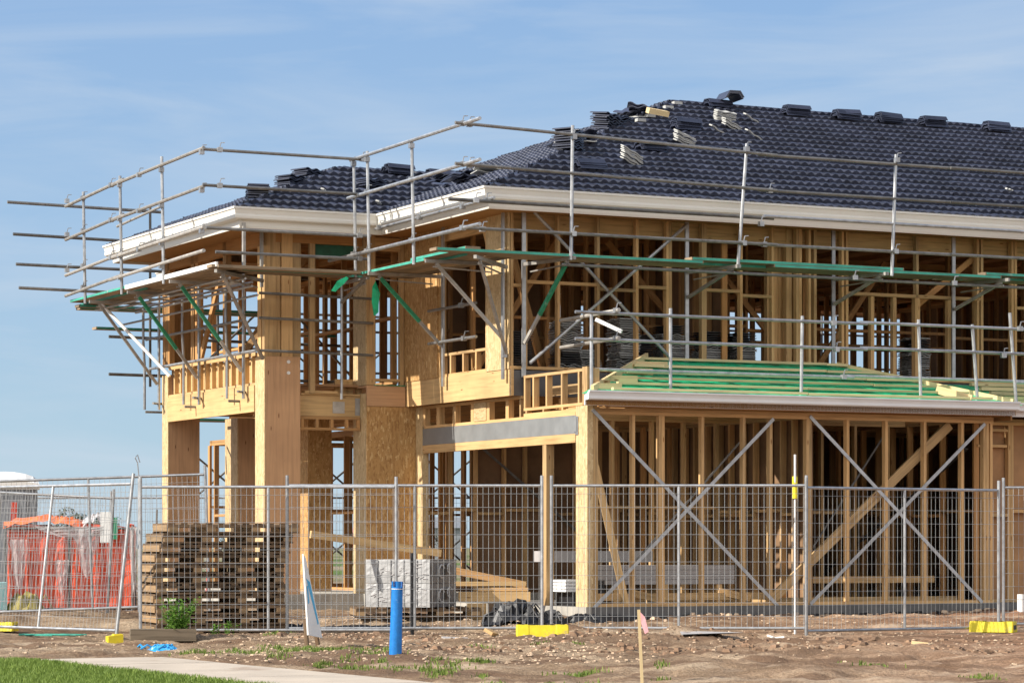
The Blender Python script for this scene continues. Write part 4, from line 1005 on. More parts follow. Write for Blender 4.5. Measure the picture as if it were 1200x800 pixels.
# dark piles on the long slope and along the ridge (caps lie along the slope's eave direction)
stack(1.45, 2.75, 4, 'cap', 'lowest on the long slope above the corner', rz=.05, tilt=0)
stack(3.35, 4.25, 4, 'cap', 'halfway up the long slope left of the pale piles', rz=.05)
stack(4.95, 5.95, 5, 'cap', 'near the top of the hip beside the timber offcut', rz=.05)
for i, (u, w_) in enumerate(((8.18, 'first along the ridge from the arch'), (9.24, 'second along the ridge from the arch'), (10.13, 'third along the ridge from the arch'), (11.1, 'fourth along the ridge from the arch'), (12.49, 'fifth along the ridge, near the right edge'))):
    stack(u, 7.74, 5, 'cap', w_, rz=.03, step=.03)
# arched caps at the peak
stack(6.75, 8.0, 3, 'cap', 'under the arch at the roof peak', rz=.03)
for k in range(2):
    o = put('ridge_cap', CM, 6.92+.02*k, 7.9, on_roof(6.95, 7.95)+.20+.03*k, (0, 0, ROT+1.45), ('lower', 'upper')[k]+' of two ridge caps set crosswise as an arch at the peak', 'ridge cap', 'ridge caps set as an arch at the roof peak')
    o.scale = (1, 1.35, 1.5)
# pale cut tiles
def pale(u, v, n_, where, rz, tilt, side=0., step=.03):
    z = on_roof(u, v)+.08
    for k in range(n_):
        o = put('cut_tile', TMP, u+side*k*.3, v+side*k*.1+random.uniform(-.02, .02), z-.02+k*step, (R(22)*math.sin(1)+random.uniform(-.05, .05), tilt, ROT+rz+random.uniform(-.08, .08)),
            ORD(k, n_)+' pale cut tile in the stack '+where, 'roof tile', 'pale cut roof tiles stacked '+where)
        o.scale = (.9, .45, 1.3)
pale(2.5, 3.35, 7, 'lowest on the long slope', .1, .42)
pale(4.35, 4.95, 6, 'in the middle of the long slope', .1, .30)
pale(6.1, 6.4, 4, 'just below the peak, lower half', .1, .35)
pale(6.25, 6.9, 6, 'just below the peak, upper half', 0, .08)
for u, v, w_ in ((6.87, 7.01, 'nearest the peak, right of the stacks'), (6.15, 5.75, 'lower right of the stacks'), (5.55, 5.9, 'between the stacks')):
    o = put('cut_tile', TMP, u, v, on_roof(u, v)+.10, (.35, .4, ROT+.2), 'single pale cut tile lying on the long slope '+w_, 'roof tile', None); o.scale = (1, .3, 1.6)
b = MB(); b.box(-.19, .19, -.06, .06, 0, .09); o = b.build('timber_offcut', 'batten'); o.location = wl(4.62, 6.35, on_roof(4.62, 6.35)+.2); o.rotation_euler = (.3, .1, ROT)
tag(o, 'short pale timber offcut propped above the dark ridge caps on the roof', 'timber offcut')
# mortar dabs along the hip
for q in (5.0, 5.4, 5.8, 6.2, 6.6): b = MB(); p = (UE+q+.15, VE+q-.1); b.box(p[0]-.08, p[0]+.08, p[1]-.05, p[1]+.05, on_roof(*p)+.07, on_roof(*p)+.12); b.build('bedding_mortar', 'tile_pale', roof)
# jumbled tiles on the left hip and valley
def jumble(u, v, n_, where, spread=.25, tl=.2, steep=0):
    for k in range(n_):
        x, y = u+random.uniform(-spread, spread), v+random.uniform(-spread, spread)
        put('roof_tile', TM if k % 4 else TMP, x, y, on_roof(x, y)+.08+.018*k, (random.uniform(-tl, tl)+steep, random.uniform(-tl, tl)-.1, ROT+random.uniform(-.5, .5)), ORD(k, n_)+(' dark' if k % 4 else ' pale-edged')+' tile in the heap '+where, 'roof tile', 'loose roof tiles heaped '+where)
stack(3.45, 5.95, 8, 'tile', 'behind the hip halfway to the peak', rz=.5, step=.036, tilt=.12)
stack(3.8, 6.2, 4, 'tile', 'just above the pile behind the hip', rz=.3, step=.036, tilt=-.1)
jumble(4.55, 7.0, 8, 'on the hip nearest the peak', .2, .3)
jumble(2.3, 4.7, 6, 'in the valley face below the hip', .3)
jumble(.6, 5.3, 8, 'low in the valley above the inner corner', .35, .25)
jumble(1.3, 7.2, 7, 'where the wing ridge meets the main roof', .4, .2)
stack(1.75, 4.0, 9, 'tile', 'standing tall on the hip beside the tall scaffold post', rz=.6, step=.036)
stack(2.05, 4.5, 5, 'tile', 'behind the tall pile on the hip', rz=.5)
stack(-.35, 6.9, 4, 'tile', 'by the left end of the wing ridge', rz=.3)
stack(-1.15, 7.6, 5, 'tile', 'on the left hip of the wing, upper pile', rz=.5)
stack(-1.7, 6.95, 5, 'tile', 'on the left hip of the wing, lower pile', rz=.5)
stack(-2.55, 6.2, 6, 'tile', 'nearest the far left gutter corner', rz=1.3, step=.036)
stack(.55, 7.8, 4, 'cap', 'first on the wing ridge', rz=.02)
stack(1.3, 7.75, 3, 'cap', 'second on the wing ridge', rz=.02)
for u, v in ((-.7, 5.75), (-1.4, 6.3)):
    o = put('cut_tile', TMP, u, v, on_roof(u, v)+.10, (.3, .2, ROT+.9), 'small pale tile scrap on the wing roof '+('by the inner corner' if u > -1 else 'left of the inner corner'), 'roof tile', None); o.scale = (.35, .2, 1.5)
for u, v in ((9.4, 3.1), (12.2, 2.9), (12.3, 4.2)):
    o = put('cut_tile', TMP, u, v, on_roof(u, v)+.10, (.3, .2, ROT), 'white tile scrap on the right half of the long slope, '+{9.4: 'leftmost of three', 12.2: 'lowest of three', 12.3: 'highest of three'}[u], 'roof tile', None); o.scale = (.3, .2, 1.5)

# strapped tile bundles standing on the upper floor
def bundle(u, v, n_, label, black):
    T = grid_thing('tile_bundle', label, 'tile bundle', 'bundles of tiles on the upper floor', (u, v)); T.location.z = FL1
    z = 0.0; z = .01
    for k in range(n_):
        ang = 0 if (k//6) % 2 == 0 else math.pi/2
        isb = black and (black[0] <= k < black[1])
        o = link('roof_tile', TMB if isb else TMS, T, (random.uniform(-.015, .015), random.uniform(-.012, .012), z+.02)); o.rotation_euler = (0, 0, ang+random.uniform(-.02, .02)); z += .034
for u, v, n_, lab, bk in ((.95, 2.55, 22, 'tile bundle behind the first wide bay by the corner', (3, 8)), (1.38, 2.8, 10, 'low tile bundle left of the second bay', None), (1.92, 2.55, 24, 'tallest tile bundle with wavy ends showing, second bay', None), (2.35, 2.8, 18, 'plain tile bundle right of the tallest one', (6, 18)), (2.75, 2.6, 22, 'tile bundle in the third bay from the corner with a black layer', (18, 22)),
                       (3.42, 2.65, 20, 'tile bundle topped in black left of the single stud', (15, 20)), (4.02, 2.65, 20, 'tile bundle topped in black right of the single stud', (15, 20)), (7.3, 2.75, 21, 'tile bundle behind the low window frame at right', (16, 20)), (.15, 2.6, 17, 'dark tile bundle directly behind the corner hanger', (0, 17))):
    bundle(u, v, n_, lab, bk)

# ------------------------------------------------------------------ site fence
FW, FH = 3.22, 1.86
def fence_panel(name='site_fence'):
    T = empty(name, None, 'fence panel')
    for x in (0, FW): b = MB(); b.tube((x, 0, -.05), (x, 0, FH+.13), .021); b.build('post', 'galv', T)
    for z_ in (FH, .06): b = MB(); b.tube((.02, 0, z_), (FW-.02, 0, z_), .019); b.build('rail', 'galv', T)
    b = MB(); b.tube((FW/2, .0, .06), (FW/2, .0, FH), .018); b.build('mid_post', 'galv', T)
    b = MB(); r = .0024
    x = .06
    while x < FW-.03: b.tube((x, -.012, .07), (x, -.012, FH-.005), r, 4, caps=False); x += .071
    z = .09+.12
    while z < FH-.05: b.tube((.02, -.017, z), (FW-.02, -.017, z), r, 4, caps=False); z += .172
    b.build('wire_mesh', 'wire', T); return T
FP = fence_panel(); used = [False]
def place_fence(x0, y0, x1, y1, label, z=0, tilt=0, roll=0, grp='temporary mesh fence panels round the site'):
    T = FP if not used[0] else copy_tree(FP); used[0] = True
    a = math.atan2(y1-y0, x1-x0); T.location = (x0, y0, z)
    T.rotation_mode = 'QUATERNION'
    T.rotation_quaternion = (Matrix.Rotation(a, 3, 'Z') @ Matrix.Rotation(tilt, 3, 'X') @ Matrix.Rotation(roll, 3, 'Y')).to_quaternion()
    T['label'] = label; T['group'] = grp; return T
place_fence(-4.68, 35.9, -1.46, 35.9, 'mesh fence panel standing in front of the pallet stack', .0)
place_fence(-2.84, 36.0, .36, 36.1, 'mesh fence panel in front of the wrapped blocks, behind the blue pipe', .02)
place_fence(.50, 36.12, 3.66, 36.0, 'mesh fence panel between the two yellow feet, behind the pink-flagged stake', .02)
place_fence(3.70, 35.85, 6.45, 37.6, 'angled mesh fence panel receding to the right of the yellow marker post', -.01)
place_fence(6.50, 37.7, 9.7, 37.9, 'mesh fence panel cut off by the right edge of the photo', .03)
place_fence(-7.1, 36.9, -4.82, 34.65, 'leaning mesh fence panel with a tilted right post in front of the red liner', .03, R(-7.5))
place_fence(-10.2, 37.4, -7.05, 37.0, 'mesh fence panel at the left edge of the photo', .02)
place_fence(-8.9, 40.2, -5.75, 40.0, 'mesh fence panel leaning behind the red liner', .1, 0, R(3))
place_fence(-7.4, 39.3, -4.22, 39.5, 'crooked mesh fence panel whose right post rises beside the porch pillar', .14, 0, R(-2))
for i, x in enumerate((-14.2, -10.95, -7.7, -4.45, -1.2, 2.05)):
    place_fence(x, 55, x+3.2, 55, 'far mesh fence panel behind the site, number %s from the left' % ['one', 'two', 'three', 'four', 'five', 'six'][i], .2, grp='far mesh fence panels behind the house')
def foot(x, y, rz, label, s=1.0):
    b = MB(); w, d, h = .31, .115, .075
    # tapered block with sunk sockets at the ends and a waist
    sec = [(-w, .9, .92), (-w*.96, 1.0, 1.0), (-w*.55, 1.0, 1.0), (-w*.5, .96, .95), (w*.5, .96, .95), (w*.55, 1.0, 1.0), (w*.96, 1.0, 1.0), (w, .9, .92)]
    for (xa, ya, za), (xb, yb, zb) in zip(sec[:-1], sec[1:]):
        A_ = [(xa, -d*ya, 0), (xa, -d*ya*.78, 2*h*za), (xa, d*ya*.78, 2*h*za), (xa, d*ya, 0)]; B_ = [(xb, -d*yb, 0), (xb, -d*yb*.78, 2*h*zb), (xb, d*yb*.78, 2*h*zb), (xb, d*yb, 0)]
        for k in range(4): b.face([A_[k], A_[(k+1) % 4], B_[(k+1) % 4], B_[k]], tint=.5)
        if xa == -w: b.face(A_[::-1], tint=.5)
        if xb == w: b.face(B_, tint=.5)
    o = empty('fence_foot', label, 'fence foot', (x, y, gh(x, y)+.004), rz, 'yellow plastic fence feet'); o.scale = (s, s, s)
    b.build('block', 'yellow', o)
    q = MB()
    for sx in (-.24, -.12, .12, .24): q.poly([(sx, 0, 2*h-.004), (sx, 0, 2*h+.006)], .028, 10)
    q.build('socket', 'black', o); q = MB(); q.box(w-.002, w+.003, -.06, .06, .04, .10); q.build('hand_hole', 'black', o)
    return o
foot(.36, 33.9, R(3), 'yellow plastic fence foot at the joint left of the flagged stake')
foot(6.28, 37.2, R(-28), 'yellow plastic fence foot at the joint near the right edge', .95)
foot(-6.75, 37.5, R(-20), 'yellow plastic fence foot half hidden at the left edge', .8)
b = MB()
b.hexa((0, 0, .06), (.09, 0, .01), (0, .06, 0), (0, 0, .055), tint=.5); b.hexa((.03, .02, .10), (.05, 0, 0), (0, .05, 0), (.01, 0, .03), tint=.5)
o = b.build('yellow_lump', 'yellow'); o.location = (-4.63, 33.2, gh(-4.63, 33.2)-.02); o.rotation_euler = (0, 0, .4); tag(o, 'small yellow plastic lump lying left of the timber block', 'plastic piece')
# yellow-sleeved marker post inside the fence
T = empty('marker_post', 'thin white post with a yellow sleeve beside the fence joint right of centre', 'marker post', (3.6, 36.25, .0))
b = MB(); b.tube((0, 0, 0), (0, 0, 2.28), .014); b.build('post', 'white', T)
b = MB(); b.tube((0, 0, 1.72), (.0, .03, 2.0), .035, 10); b.build('sleeve', 'yellow', T)
# slim poles
b = MB(); b.tube((0, 0, 0), (0, 0, 1.05), .024); o = b.build('pole', 'black'); o.location = (-1.27, 36.3, -.02); tag(o, 'black steel picket in front of the wrapped blocks', 'picket')
b = MB(); b.tube((0, 0, .3), (0, 0, 2.0), .018); b.poly([(0, 0, 2.0), (-.02, 0, 2.2), (-.05, 0, 2.26), (-.02, .0, 2.30), (.01, 0, 2.2)], .008, 6); o = b.build('pole', 'galv'); o.location = (-4.75, 36.3, -.02); tag(o, 'thin pole with a bent wire hook rising above the left fence', 'pole')

# ------------------------------------------------------------------ pallets
def pallet_mesh(seed):
    random.seed(seed); Lh, Wd, H = 1.72, 1.08, .13
    T = []
    n_ = 11
    for k in range(n_):
        a = MB(); x = -Lh/2+.05+(Lh-.1)*k/(n_-1); a.box(x-.045, x+.045, -Wd/2+random.uniform(0, .012), Wd/2, H-.019, H); T.append(a.mesh('deck_board', 'pallet'))
    for y in (-Wd/2+.03, 0, Wd/2-.03):
        a = MB(); a.box(-Lh/2, Lh/2, y-.024, y+.024, .076, H-.020); T.append(a.mesh('bearer', 'pallet'))
        a = MB(); a.box(-Lh/2, Lh/2, y-.03, y+.03, 0, .021); T.append(a.mesh('base_board', 'pallet'))
        for x in (-Lh/2+.07, -Lh*.17, Lh*.17, Lh/2-.07):
            a = MB(); a.box(x-.055, x+.055, y-.03, y+.03, .0215, .0755); T.append(a.mesh('block', 'pallet_end'))
    for x in (-Lh/2+.006, Lh/2-.006):
        a = MB(); a.box(x-.012, x+.012, -Wd/2+.062, Wd/2-.062, .024, H-.022); T.append(a.mesh('end_board', 'pallet_end'))
    return T
PM = [pallet_mesh(s) for s in (1, 2, 3)]
random.seed(11)
ords = ['bottom', 'second', 'third', 'fourth', 'fifth', 'sixth', 'seventh', 'eighth', 'ninth', 'second from top', 'topmost']
z = gh(-3.8, 37.2)+.0
for k in range(11):
    dx = {9: .09, 10: .17, 8: .05}.get(k, random.uniform(-.03, .03))
    T = empty('pallet', '%s timber pallet %sin the tall stack behind the fence' % (ords[k], '' if k in (0, 10, 9) else 'from the bottom '), 'pallet', (-3.93+dx, 37.35, z), R(19)+random.uniform(-.02, .02), 'stacked timber pallets')
    for me in PM[k % 3]: link(me.name.split('.')[0], me, T)
    z += .131
T = empty('pallet', 'low pallet lying under the wrapped grey blocks', 'pallet', (-1.35, 39.6, gh(-1.3, 39.6)-.01), R(8))
for me in PM[0]: link(me.name.split('.')[0], me, T)
zb = T.location.z+.135
# wrapped blocks
def pack(z, label):
    T = empty('block_pack', label, 'block pack', (-1.40, 39.55, z), R(-24), 'plastic wrapped blocks stacked on the low pallet')
    b = MB(); W_, D_, H_ = .49, .42, .325; n_ = 20; m_ = 8
    def P_(sx, i, j):
        # wrinkled film
        x = -W_+2*W_*i/n_; z_ = H_*j/m_; return x, z_
    def rr(): return random.gauss(0, .0022)
    for side in range(4):
        G_ = {}
        for i in range(n_+1):
            for j in range(m_+1):
                t_ = -1+2*i/n_; zz = H_*j/m_; pinch = .006*abs(math.sin(zz/H_*math.pi*1))
                e_ = 0 if i in (0, n_) else rr()
                if side == 0: p = (t_*W_, -D_-pinch+e_, zz)
                elif side == 1: p = (W_+pinch+e_, t_*D_, zz)
                elif side == 2: p = (-t_*W_, D_+pinch, zz)
                else: p = (-W_-pinch+e_, -t_*D_, zz)
                G_[i, j] = p
        for i in range(n_):
            for j in range(m_): b.face([G_[i, j], G_[i+1, j], G_[i+1, j+1], G_[i, j+1]], 'dark_wrap' if side == 1 else 'brick_wrap', .5)  # right end takes the dark wrap, its shade is in the colour
    b.face([(-W_, -D_, H_), (W_, -D_, H_), (W_, D_, H_), (-W_, D_, H_)], 'brick_wrap', .5)
    b.build('wrapped_blocks', 'brick_wrap', T)
    for x in (-.30, -.10, .10, .30):
        q = MB(); q.box(x-.004, x+.004, -D_-.014, -D_-.004, .01, H_-.01); q.build('block_joint', 'dark_wrap', T)
    q = MB()
    for _ in range(26):
        x, zz = random.uniform(-W_+.02, W_-.1), random.uniform(.02, H_-.02); q.beam((x, -D_-.012, zz), (x+random.uniform(.03, .10), -D_-.012, zz+random.uniform(-.02, .03)), .006, .006)
    q.build('film_crease', 'clear', T)
    q = MB()
    for (y, zz, r_) in ((-.1, .16, .09), (.15, .2, .07)):
        q.poly([(W_+.03, y+r_*math.cos(a_), zz+r_*math.sin(a_)) for a_ in np.linspace(.5, 5, 9)], .012, 6)
    q.build('film_fold', 'brick_wrap', T)
    q = MB(); q.box(W_+.022, W_+.03, .0, .06, .1, .25); q.build('core_hole', 'black', T)
pack(zb, 'lower of the two plastic wrapped grey block packs'); pack(zb+.33, 'upper of the two plastic wrapped grey block packs')

def single(name, b, mat, loc, rot, label, cat, group=None, sm=False):
    o = b.build(name, mat, smooth=sm); o.location = loc; o.rotation_euler = rot; return tag(o, label, cat, group)
def plank_thing(name, a, c, w, h, label, mat='pine', cat='timber'):
    a, c = Vector(a), Vector(c); b = MB(); b.beam((0, 0, 0), c-a, w, h); o = b.build(name, mat); o.location = a; return tag(o, label, cat)
# timbers round the garage opening
plank_thing('timber_plank', (-2.75, 38.9, 1.28), (-1.0, 39.9, 1.02), .05, .10, 'long timber leaning behind the wrapped blocks with its end towards the pillar', 'lvl')
plank_thing('timber_plank', (-1.0, 41.2, .80), (.20, 40.9, .56), .05, .10, 'timber sloping down from the blocks to the garage post', 'pine_inner')
g0 = gh(-.3, 39.5)
for i, (x0, x1, y, z_, w_, h_, lab) in enumerate(((-.75, .25, 39.9, g0+.33, .3, .13, 'thick beam offcut lying on blocks left of the black plastic'), (-.48, .22, 39.9, g0+.43, .12, .05, 'thin board on top of the thick beam offcut'), (-.82, .2, 40.6, g0+.5, .1, .06, 'long board behind the beam offcut at the garage opening'), (-.62, -.36, 39.6, g0+.13, .2, .22, 'square timber block with its end grain facing the fence'), (-.34, .0, 39.7, g0+.13, .22, .22, 'shaded timber block beside the end-grain block'))):
    plank_thing('timber_offcut', (x0, y, z_), (x1, y+random.uniform(-.02, .1), z_), w_, h_, lab, 'lvl' if i != 4 else 'pallet', 'timber offcut')
b = MB(); b.box(-.1, .1, -.06, .06, -.02, .02); single('timber_offcut', b, 'pine', (-.25, 34.2, gh(-.25, 34.2)+.05), (.5, .1, 1.2), 'bright offcut lying left of the yellow foot', 'timber offcut')
b = MB(); b.box(-.16, .16, -.1, .1, -.01, .01); single('plasterboard_scrap', b, 'grey_board', (-.68, 34.5, gh(-.68, 34.5)+.03), (.1, .05, .2), 'grey board scrap lying under the fence', 'scrap')
b = MB(); b.box(-.15, .15, -.02, .02, 0, .035); single('timber_offcut', b, 'batten', (4.9, 33.9, gh(4.9, 33.9)+.01), (0, .1, -.3), 'pale wood offcut lying alone on the red soil', 'timber offcut')
b = MB(); b.box(-.2, .2, -.1, .1, 0, .03); single('timber_offcut', b, 'batten', (7.0, 35.9, gh(7.0, 35.9)), (0, 0, .3), 'pale wood offcut at the right edge of the red soil', 'timber offcut')
b = MB(); b.face([(-.35, -.25, 0), (.4, -.2, .02), (.35, .3, .01), (-.3, .25, .03)]); b.face([(-.35, -.25, -.01), (.4, -.2, .01), (.35, .3, .0), (-.3, .25, .02)])
single('grey_sheet', b, 'grey_board', (2.35, 34.3, gh(2.35, 34.3)+.03), (0, 0, .1), 'flat grey sheet half buried right of the flagged stake', 'scrap')
b = MB(); b.hexa((0, 0, .06), (.38, 0, 0), (0, .13, 0), (0, 0, .07)); single('timber_block', b, 'board', (-4.08, 33.3, gh(-4.08, 33.3)-.01), (0, 0, R(10)), 'grey weathered timber block between the yellow lump and the blue bag', 'timber block')
# boards on the slab inside the right-hand bays
T = grid_thing('board_stack', 'long grey plasterboard bundle lying on the slab behind the right-hand studs', 'board stack', None, (.5, .75))
for k in range(4): b = MB(); b.box(0.0, 2.3, 0, .5, GS+.3+.07*k, GS+.365+.07*k); b.build('sheet', 'grey_board', T)
for x in (.3, 1.1, 2.0): b = MB(); b.box(x, x+.09, 0, .5, GS, GS+.297); b.build('bearer', 'pine', T)
for i, (u0, v0, u1, v1, z_, lab) in enumerate(((.9, .35, 1.35, .25, .45, 'short board slanting down behind the first braced bay'), (1.2, .3, 3.2, .35, .40, 'long board lying low behind the first braced bay'), (2.3, .35, 2.75, .22, .47, 'short board slanting down behind the third stud'), (.25, .3, .9, .35, .40, 'board on edge beside the garage corner post'), (3.3, .4, 6.5, .45, .32, 'long board lying low behind the second braced bay'), (4.0, .9, 6.4, .9, .62, 'grey board lying higher behind the second braced bay'))):
    a, c = wl(u0, v0, z_), wl(u1, v1, z_-(.10 if i in (0, 2) else 0)); plank_thing('timber_plank', a, c, .05, .1, lab, 'pine')
T = grid_thing('sheet_stack', 'pile of white ribbed sheets with black boxes beneath just inside the garage', 'sheet stack', None, (.35, 1.0))
b = MB()
for k in range(4): b.box(-.3, .02, -.2, .4, GS+.20+.045*k, GS+.235+.045*k)
b.build('ribbed_sheet', 'white', T)
for x0, x1, h_ in ((-.2, -.02, .19), (.06, .3, .36)): b = MB(); b.box(x0, x1, -.25, .3, GS, GS+h_); b.build('box', 'black', T)
b = MB(); b.box(-.3, 1.5, .5, .8, GS+.62, GS+.78); b.build('grey_trim', 'grey_board', T)
# crumpled black plastic
def crumple(name, loc, sx, sy, sz, mat, label, seed, nn=16):
    r_ = np.random.default_rng(seed); b = MB(); G_ = {}
    for i in range(nn+1):
        for j in range(nn+1):
            x, y = -1+2*i/nn, -1+2*j/nn; rr = max(0, 1-x*x-y*y*.9)
            G_[i, j] = (x*sx+r_.normal(0, sx*.05), y*sy+r_.normal(0, sy*.05), sz*(rr**.6)*(.55+.65*r_.random())-.01)
    for i in range(nn):
        for j in range(nn): b.face([G_[i, j], G_[i+1, j], G_[i+1, j+1], G_[i, j+1]], tint=.5)
    for k in range(10):
        a_ = r_.random()*6.28; p0 = Vector((r_.normal(0, .5)*sx, r_.normal(0, .4)*sy, sz*.5)); b.poly([p0, p0+Vector((math.cos(a_)*sx*.3, math.sin(a_)*sy*.3, sz*.4)), p0+Vector((math.cos(a_)*sx*.7, math.sin(a_)*sy*.7, -sz*.2))], .012, 5)
    o = b.build(name, mat); o.location = loc; return tag(o, label, 'plastic sheet')
crumple('plastic_heap', (.02, 38.4, gh(0, 38.4)), .42, .4, .30, 'black', 'black crumpled plastic heap between the timber blocks and the garage corner', 3)
crumple('plastic_heap', (.55, 38.8, gh(.5, 38.8)), .2, .25, .2, 'black', 'rounded black plastic roll right of the big black heap', 5, 10)
crumple('plastic_heap', (.98, 39.0, gh(.95, 39)), .32, .2, .12, 'black', 'black plastic bunched at the foot of the corner post', 8, 10)
crumple('plastic_heap', (-2.0, 38.2, gh(-2, 38.2)), .55, .2, .06, 'black', 'flat black plastic strip lying in front of the wrapped blocks', 9, 10)
crumple('plastic_heap', (-3.0, 38.0, gh(-3, 38)), .3, .2, .06, 'black', 'flat black plastic strip right of the pallet stack', 12, 10)
# membrane skirting along the slab foot
b = MB()
u = .1
while u < 12: 
    w_ = random.uniform(.15, .4); b.face([(u, -.10, .03), (u+w_, -.11, .03), (u+w_, -.13-random.random()*.05, .10+random.random()*.05), (u, -.12, .09+random.random()*.05)]); b.face([(u, -.28-random.random()*.1, .06), (u+w_, -.3, .06), (u+w_, -.11, .12+random.random()*.05), (u, -.11, .12+random.random()*.05)]); u += w_*random.uniform(.8, 1.6)
b.build('membrane', 'black', HOUSE)
# rubble stones beside the slab
pts, sz = [], []
for _ in range(140):
    u = random.uniform(.3, 12); p = wl(u, random.uniform(-.5, -.15)); pts.append((p.x, p.y, gh(p.x, p.y))); sz.append(random.uniform(.015, .05))
tag(scatter_mesh('rubble', pts, sz, 'pebble', .7), 'small stones and lumps along the foot of the slab', 'rubble', kind='stuff')
b = MB(); b.tube((0, 0, -.05), (0, 0, .32), .055, 14); single('pipe_stub', b, 'white', (7.43, 41.6, .1), (0, 0, 0), 'short white pipe stub by the slab at the right edge', 'pipe')
b = MB(); b.poly([(0, 0, 0), (.06, 0, .03), (.0, .05, .05), (.1, .1, .02), (.2, .05, .03)], .012, 6); single('wire_scrap', b, 'white', (3.1, 34.5, gh(3.1, 34.5)), (0, 0, 0), 'white cord scrap lying on the red soil', 'scrap')

# ------------------------------------------------------------------ foreground
T = empty('blue_pipe', 'bright blue plastic pipe stub standing upright beside the footpath', 'pipe', (-1.145, 28.0, gh(-1.14, 28)-.03))
b = MB(); nn = 28; ro, ri = .056, .047; tz = 2.0
prof_top = [.72+(.012 if (k//2) % 3 else -.045) for k in range(nn)]
for k in range(nn):
    a0, a1 = 2*math.pi*k/nn, 2*math.pi*(k+1)/nn; z1 = prof_top[k]
    if k % 7 == 3: z1 -= .05
    p = lambda r_, a_, z_: (r_*math.cos(a_), r_*math.sin(a_), z_)
    b.face([p(ro*1.12, a0, 0), p(ro*1.12, a1, 0), p(ro, a1, .64), p(ro, a0, .64)], tint=.5)
    b.face([p(ro, a0, .64), p(ro, a1, .64), p(ro, a1, z1), p(ro, a0, z1)], tint=.5); b.face([p(ri, a0, .3), p(ri, a0, z1), p(ri, a1, z1), p(ri, a1, .3)], tint=.5)
    b.face([p(ro, a0, z1), p(ro, a1, z1), p(ri, a1, z1), p(ri, a0, z1)], tint=.5)
b.build('pipe_wall', 'blue', T)
q = MB(); q.poly([(0, 0, .655), (0, 0, .661)], .0575, 20, caps=False); q.build('ring_mark', 'white', T)
T.rotation_euler = (R(0), R(1.5), 0)
# sign on two stakes, seen almost edge-on
T = empty('estate_sign', 'narrow white sign with a sky-blue stroke seen nearly edge-on beside the grass', 'sign', (-2.22, 32.2, gh(-2.2, 32.2)), R(62))
b = MB()
F_ = [(-.21, .13), (.21, .10), (-.14, .96), (-.20, 1.0)]
for y in (-.009, .009): b.face([(x, y, z) for x, z in F_])
for k in range(4): (x0, z0), (x1, z1) = F_[k], F_[(k+1) % 4]; b.face([(x0, -.009, z0), (x1, -.009, z1), (x1, .009, z1), (x0, .009, z0)])
bo = b.build('board', 'white', T)
q = MB(); q.face([(-.17, -.011, .74), (-.06, -.011, .70), (.12, -.011, .26), (.09, -.011, .24)]); q.build('blue_mark', 'sign_blue', bo)
q = MB(); q.face([(-.17, -.011, .66), (-.13, -.011, .66), (-.12, -.011, .48), (-.16, -.011, .46)]); q.build('blue_mark', 'sign_blue', bo)
for x0, x1, z1 in ((-.17, -.17, .3), (.2, -.07, .86)): q = MB(); q.beam((x0, .035, -.1), (x1, .035, z1), .04, .04); q.build('stake', 'pallet', T)
T.rotation_euler = (R(-5), R(2), R(71)); T.scale = (.95, 1, 1.05)
# flagged stake
T = empty('survey_stake', 'short wooden stake with a pink ribbon standing in the soil', 'stake', (1.075, 23.5, gh(1.07, 23.5)-.06))
b = MB(); b.beam((0, 0, 0), (-.03, 0, .66), .03, .024); b.build('stake', 'batten', T)
q = MB(); q.face([(-.018, -.02, .64), (.02, -.02, .60), (.05, -.03, .48), (.02, -.03, .46), (-.012, -.02, .55)]); q.face([(-.018, -.016, .64), (.02, -.016, .60), (.05, -.026, .48), (.02, -.026, .46), (-.012, -.016, .55)]); q.build('ribbon', 'pink', T)
b = MB(); b.hexa((0, 0, .02), (.05, 0, 0), (0, .04, 0), (0, 0, .03)); b.hexa((.02, .01, .04), (.03, .01, 0), (-.01, .03, 0), (0, 0, .025)); single('rock', b, 'pebble', (1.28, 36.9, .06), (0, 0, .3), 'round rock behind the flagged stake', 'rock')
crumple('blue_bag', (-3.86, 31.6, gh(-3.86, 31.6)), .20, .12, .075, 'blue_bag', 'flattened blue and white plastic bag on the path edge below the weed', 21, 12)
# weeds
def weed(x, y, h, n_, label, seed):
    r_ = random.Random(seed); T = empty('weed', label, 'weed', (x, y, gh(x, y)-.02), 0)
    s_ = MB(); b = MB()
    for k in range(n_):
        a_ = r_.random()*6.28; le = h*r_.uniform(.35, 1); lean = r_.uniform(.05, .8)*le*.75; base = Vector((r_.gauss(0, .02), r_.gauss(0, .02), 0)); tip = base+Vector((math.cos(a_)*lean, math.sin(a_)*lean, le))
        s_.poly([base, (base+tip)/2+Vector((0, 0, .03)), tip], .005, 5, r2=.002)
        for q_ in range(int(le*62)):
            t_ = r_.uniform(.12, 1.02); c = base.lerp(tip, t_)+Vector((r_.gauss(0, .03), r_.gauss(0, .03), r_.gauss(0, .02)))
            d = Vector((r_.gauss(0, 1), r_.gauss(0, 1), r_.uniform(-.3, .9))).normalized(); w = d.cross(Vector((0, 0, 1)))
            if w.length < .1: w = Vector((1, 0, 0))
            w.normalize(); L_ = r_.uniform(.035, .07); c2 = c+d*L_; m_ = (c+c2)/2+Vector((0, 0, .008))
            b.face([c, m_+w*L_*.32, c2, m_-w*L_*.32], tint=r_.random())
    s_.build('stem', 'weed', T); b.build('leaves', 'weed', T)
weed(-3.93, 33.4, .50, 46, 'bushy green weed in front of the pallet stack', 1)
weed(-3.66, 35.2, .20, 6, 'small green weed right of the bushy one', 2)
weed(-3.52, 35.5, .28, 4, 'thin upright weed in front of the fence mesh', 3)
weed(-3.98, 33.3, .2, 10, 'low weed spreading at the foot of the bushy one', 4)
b = MB()
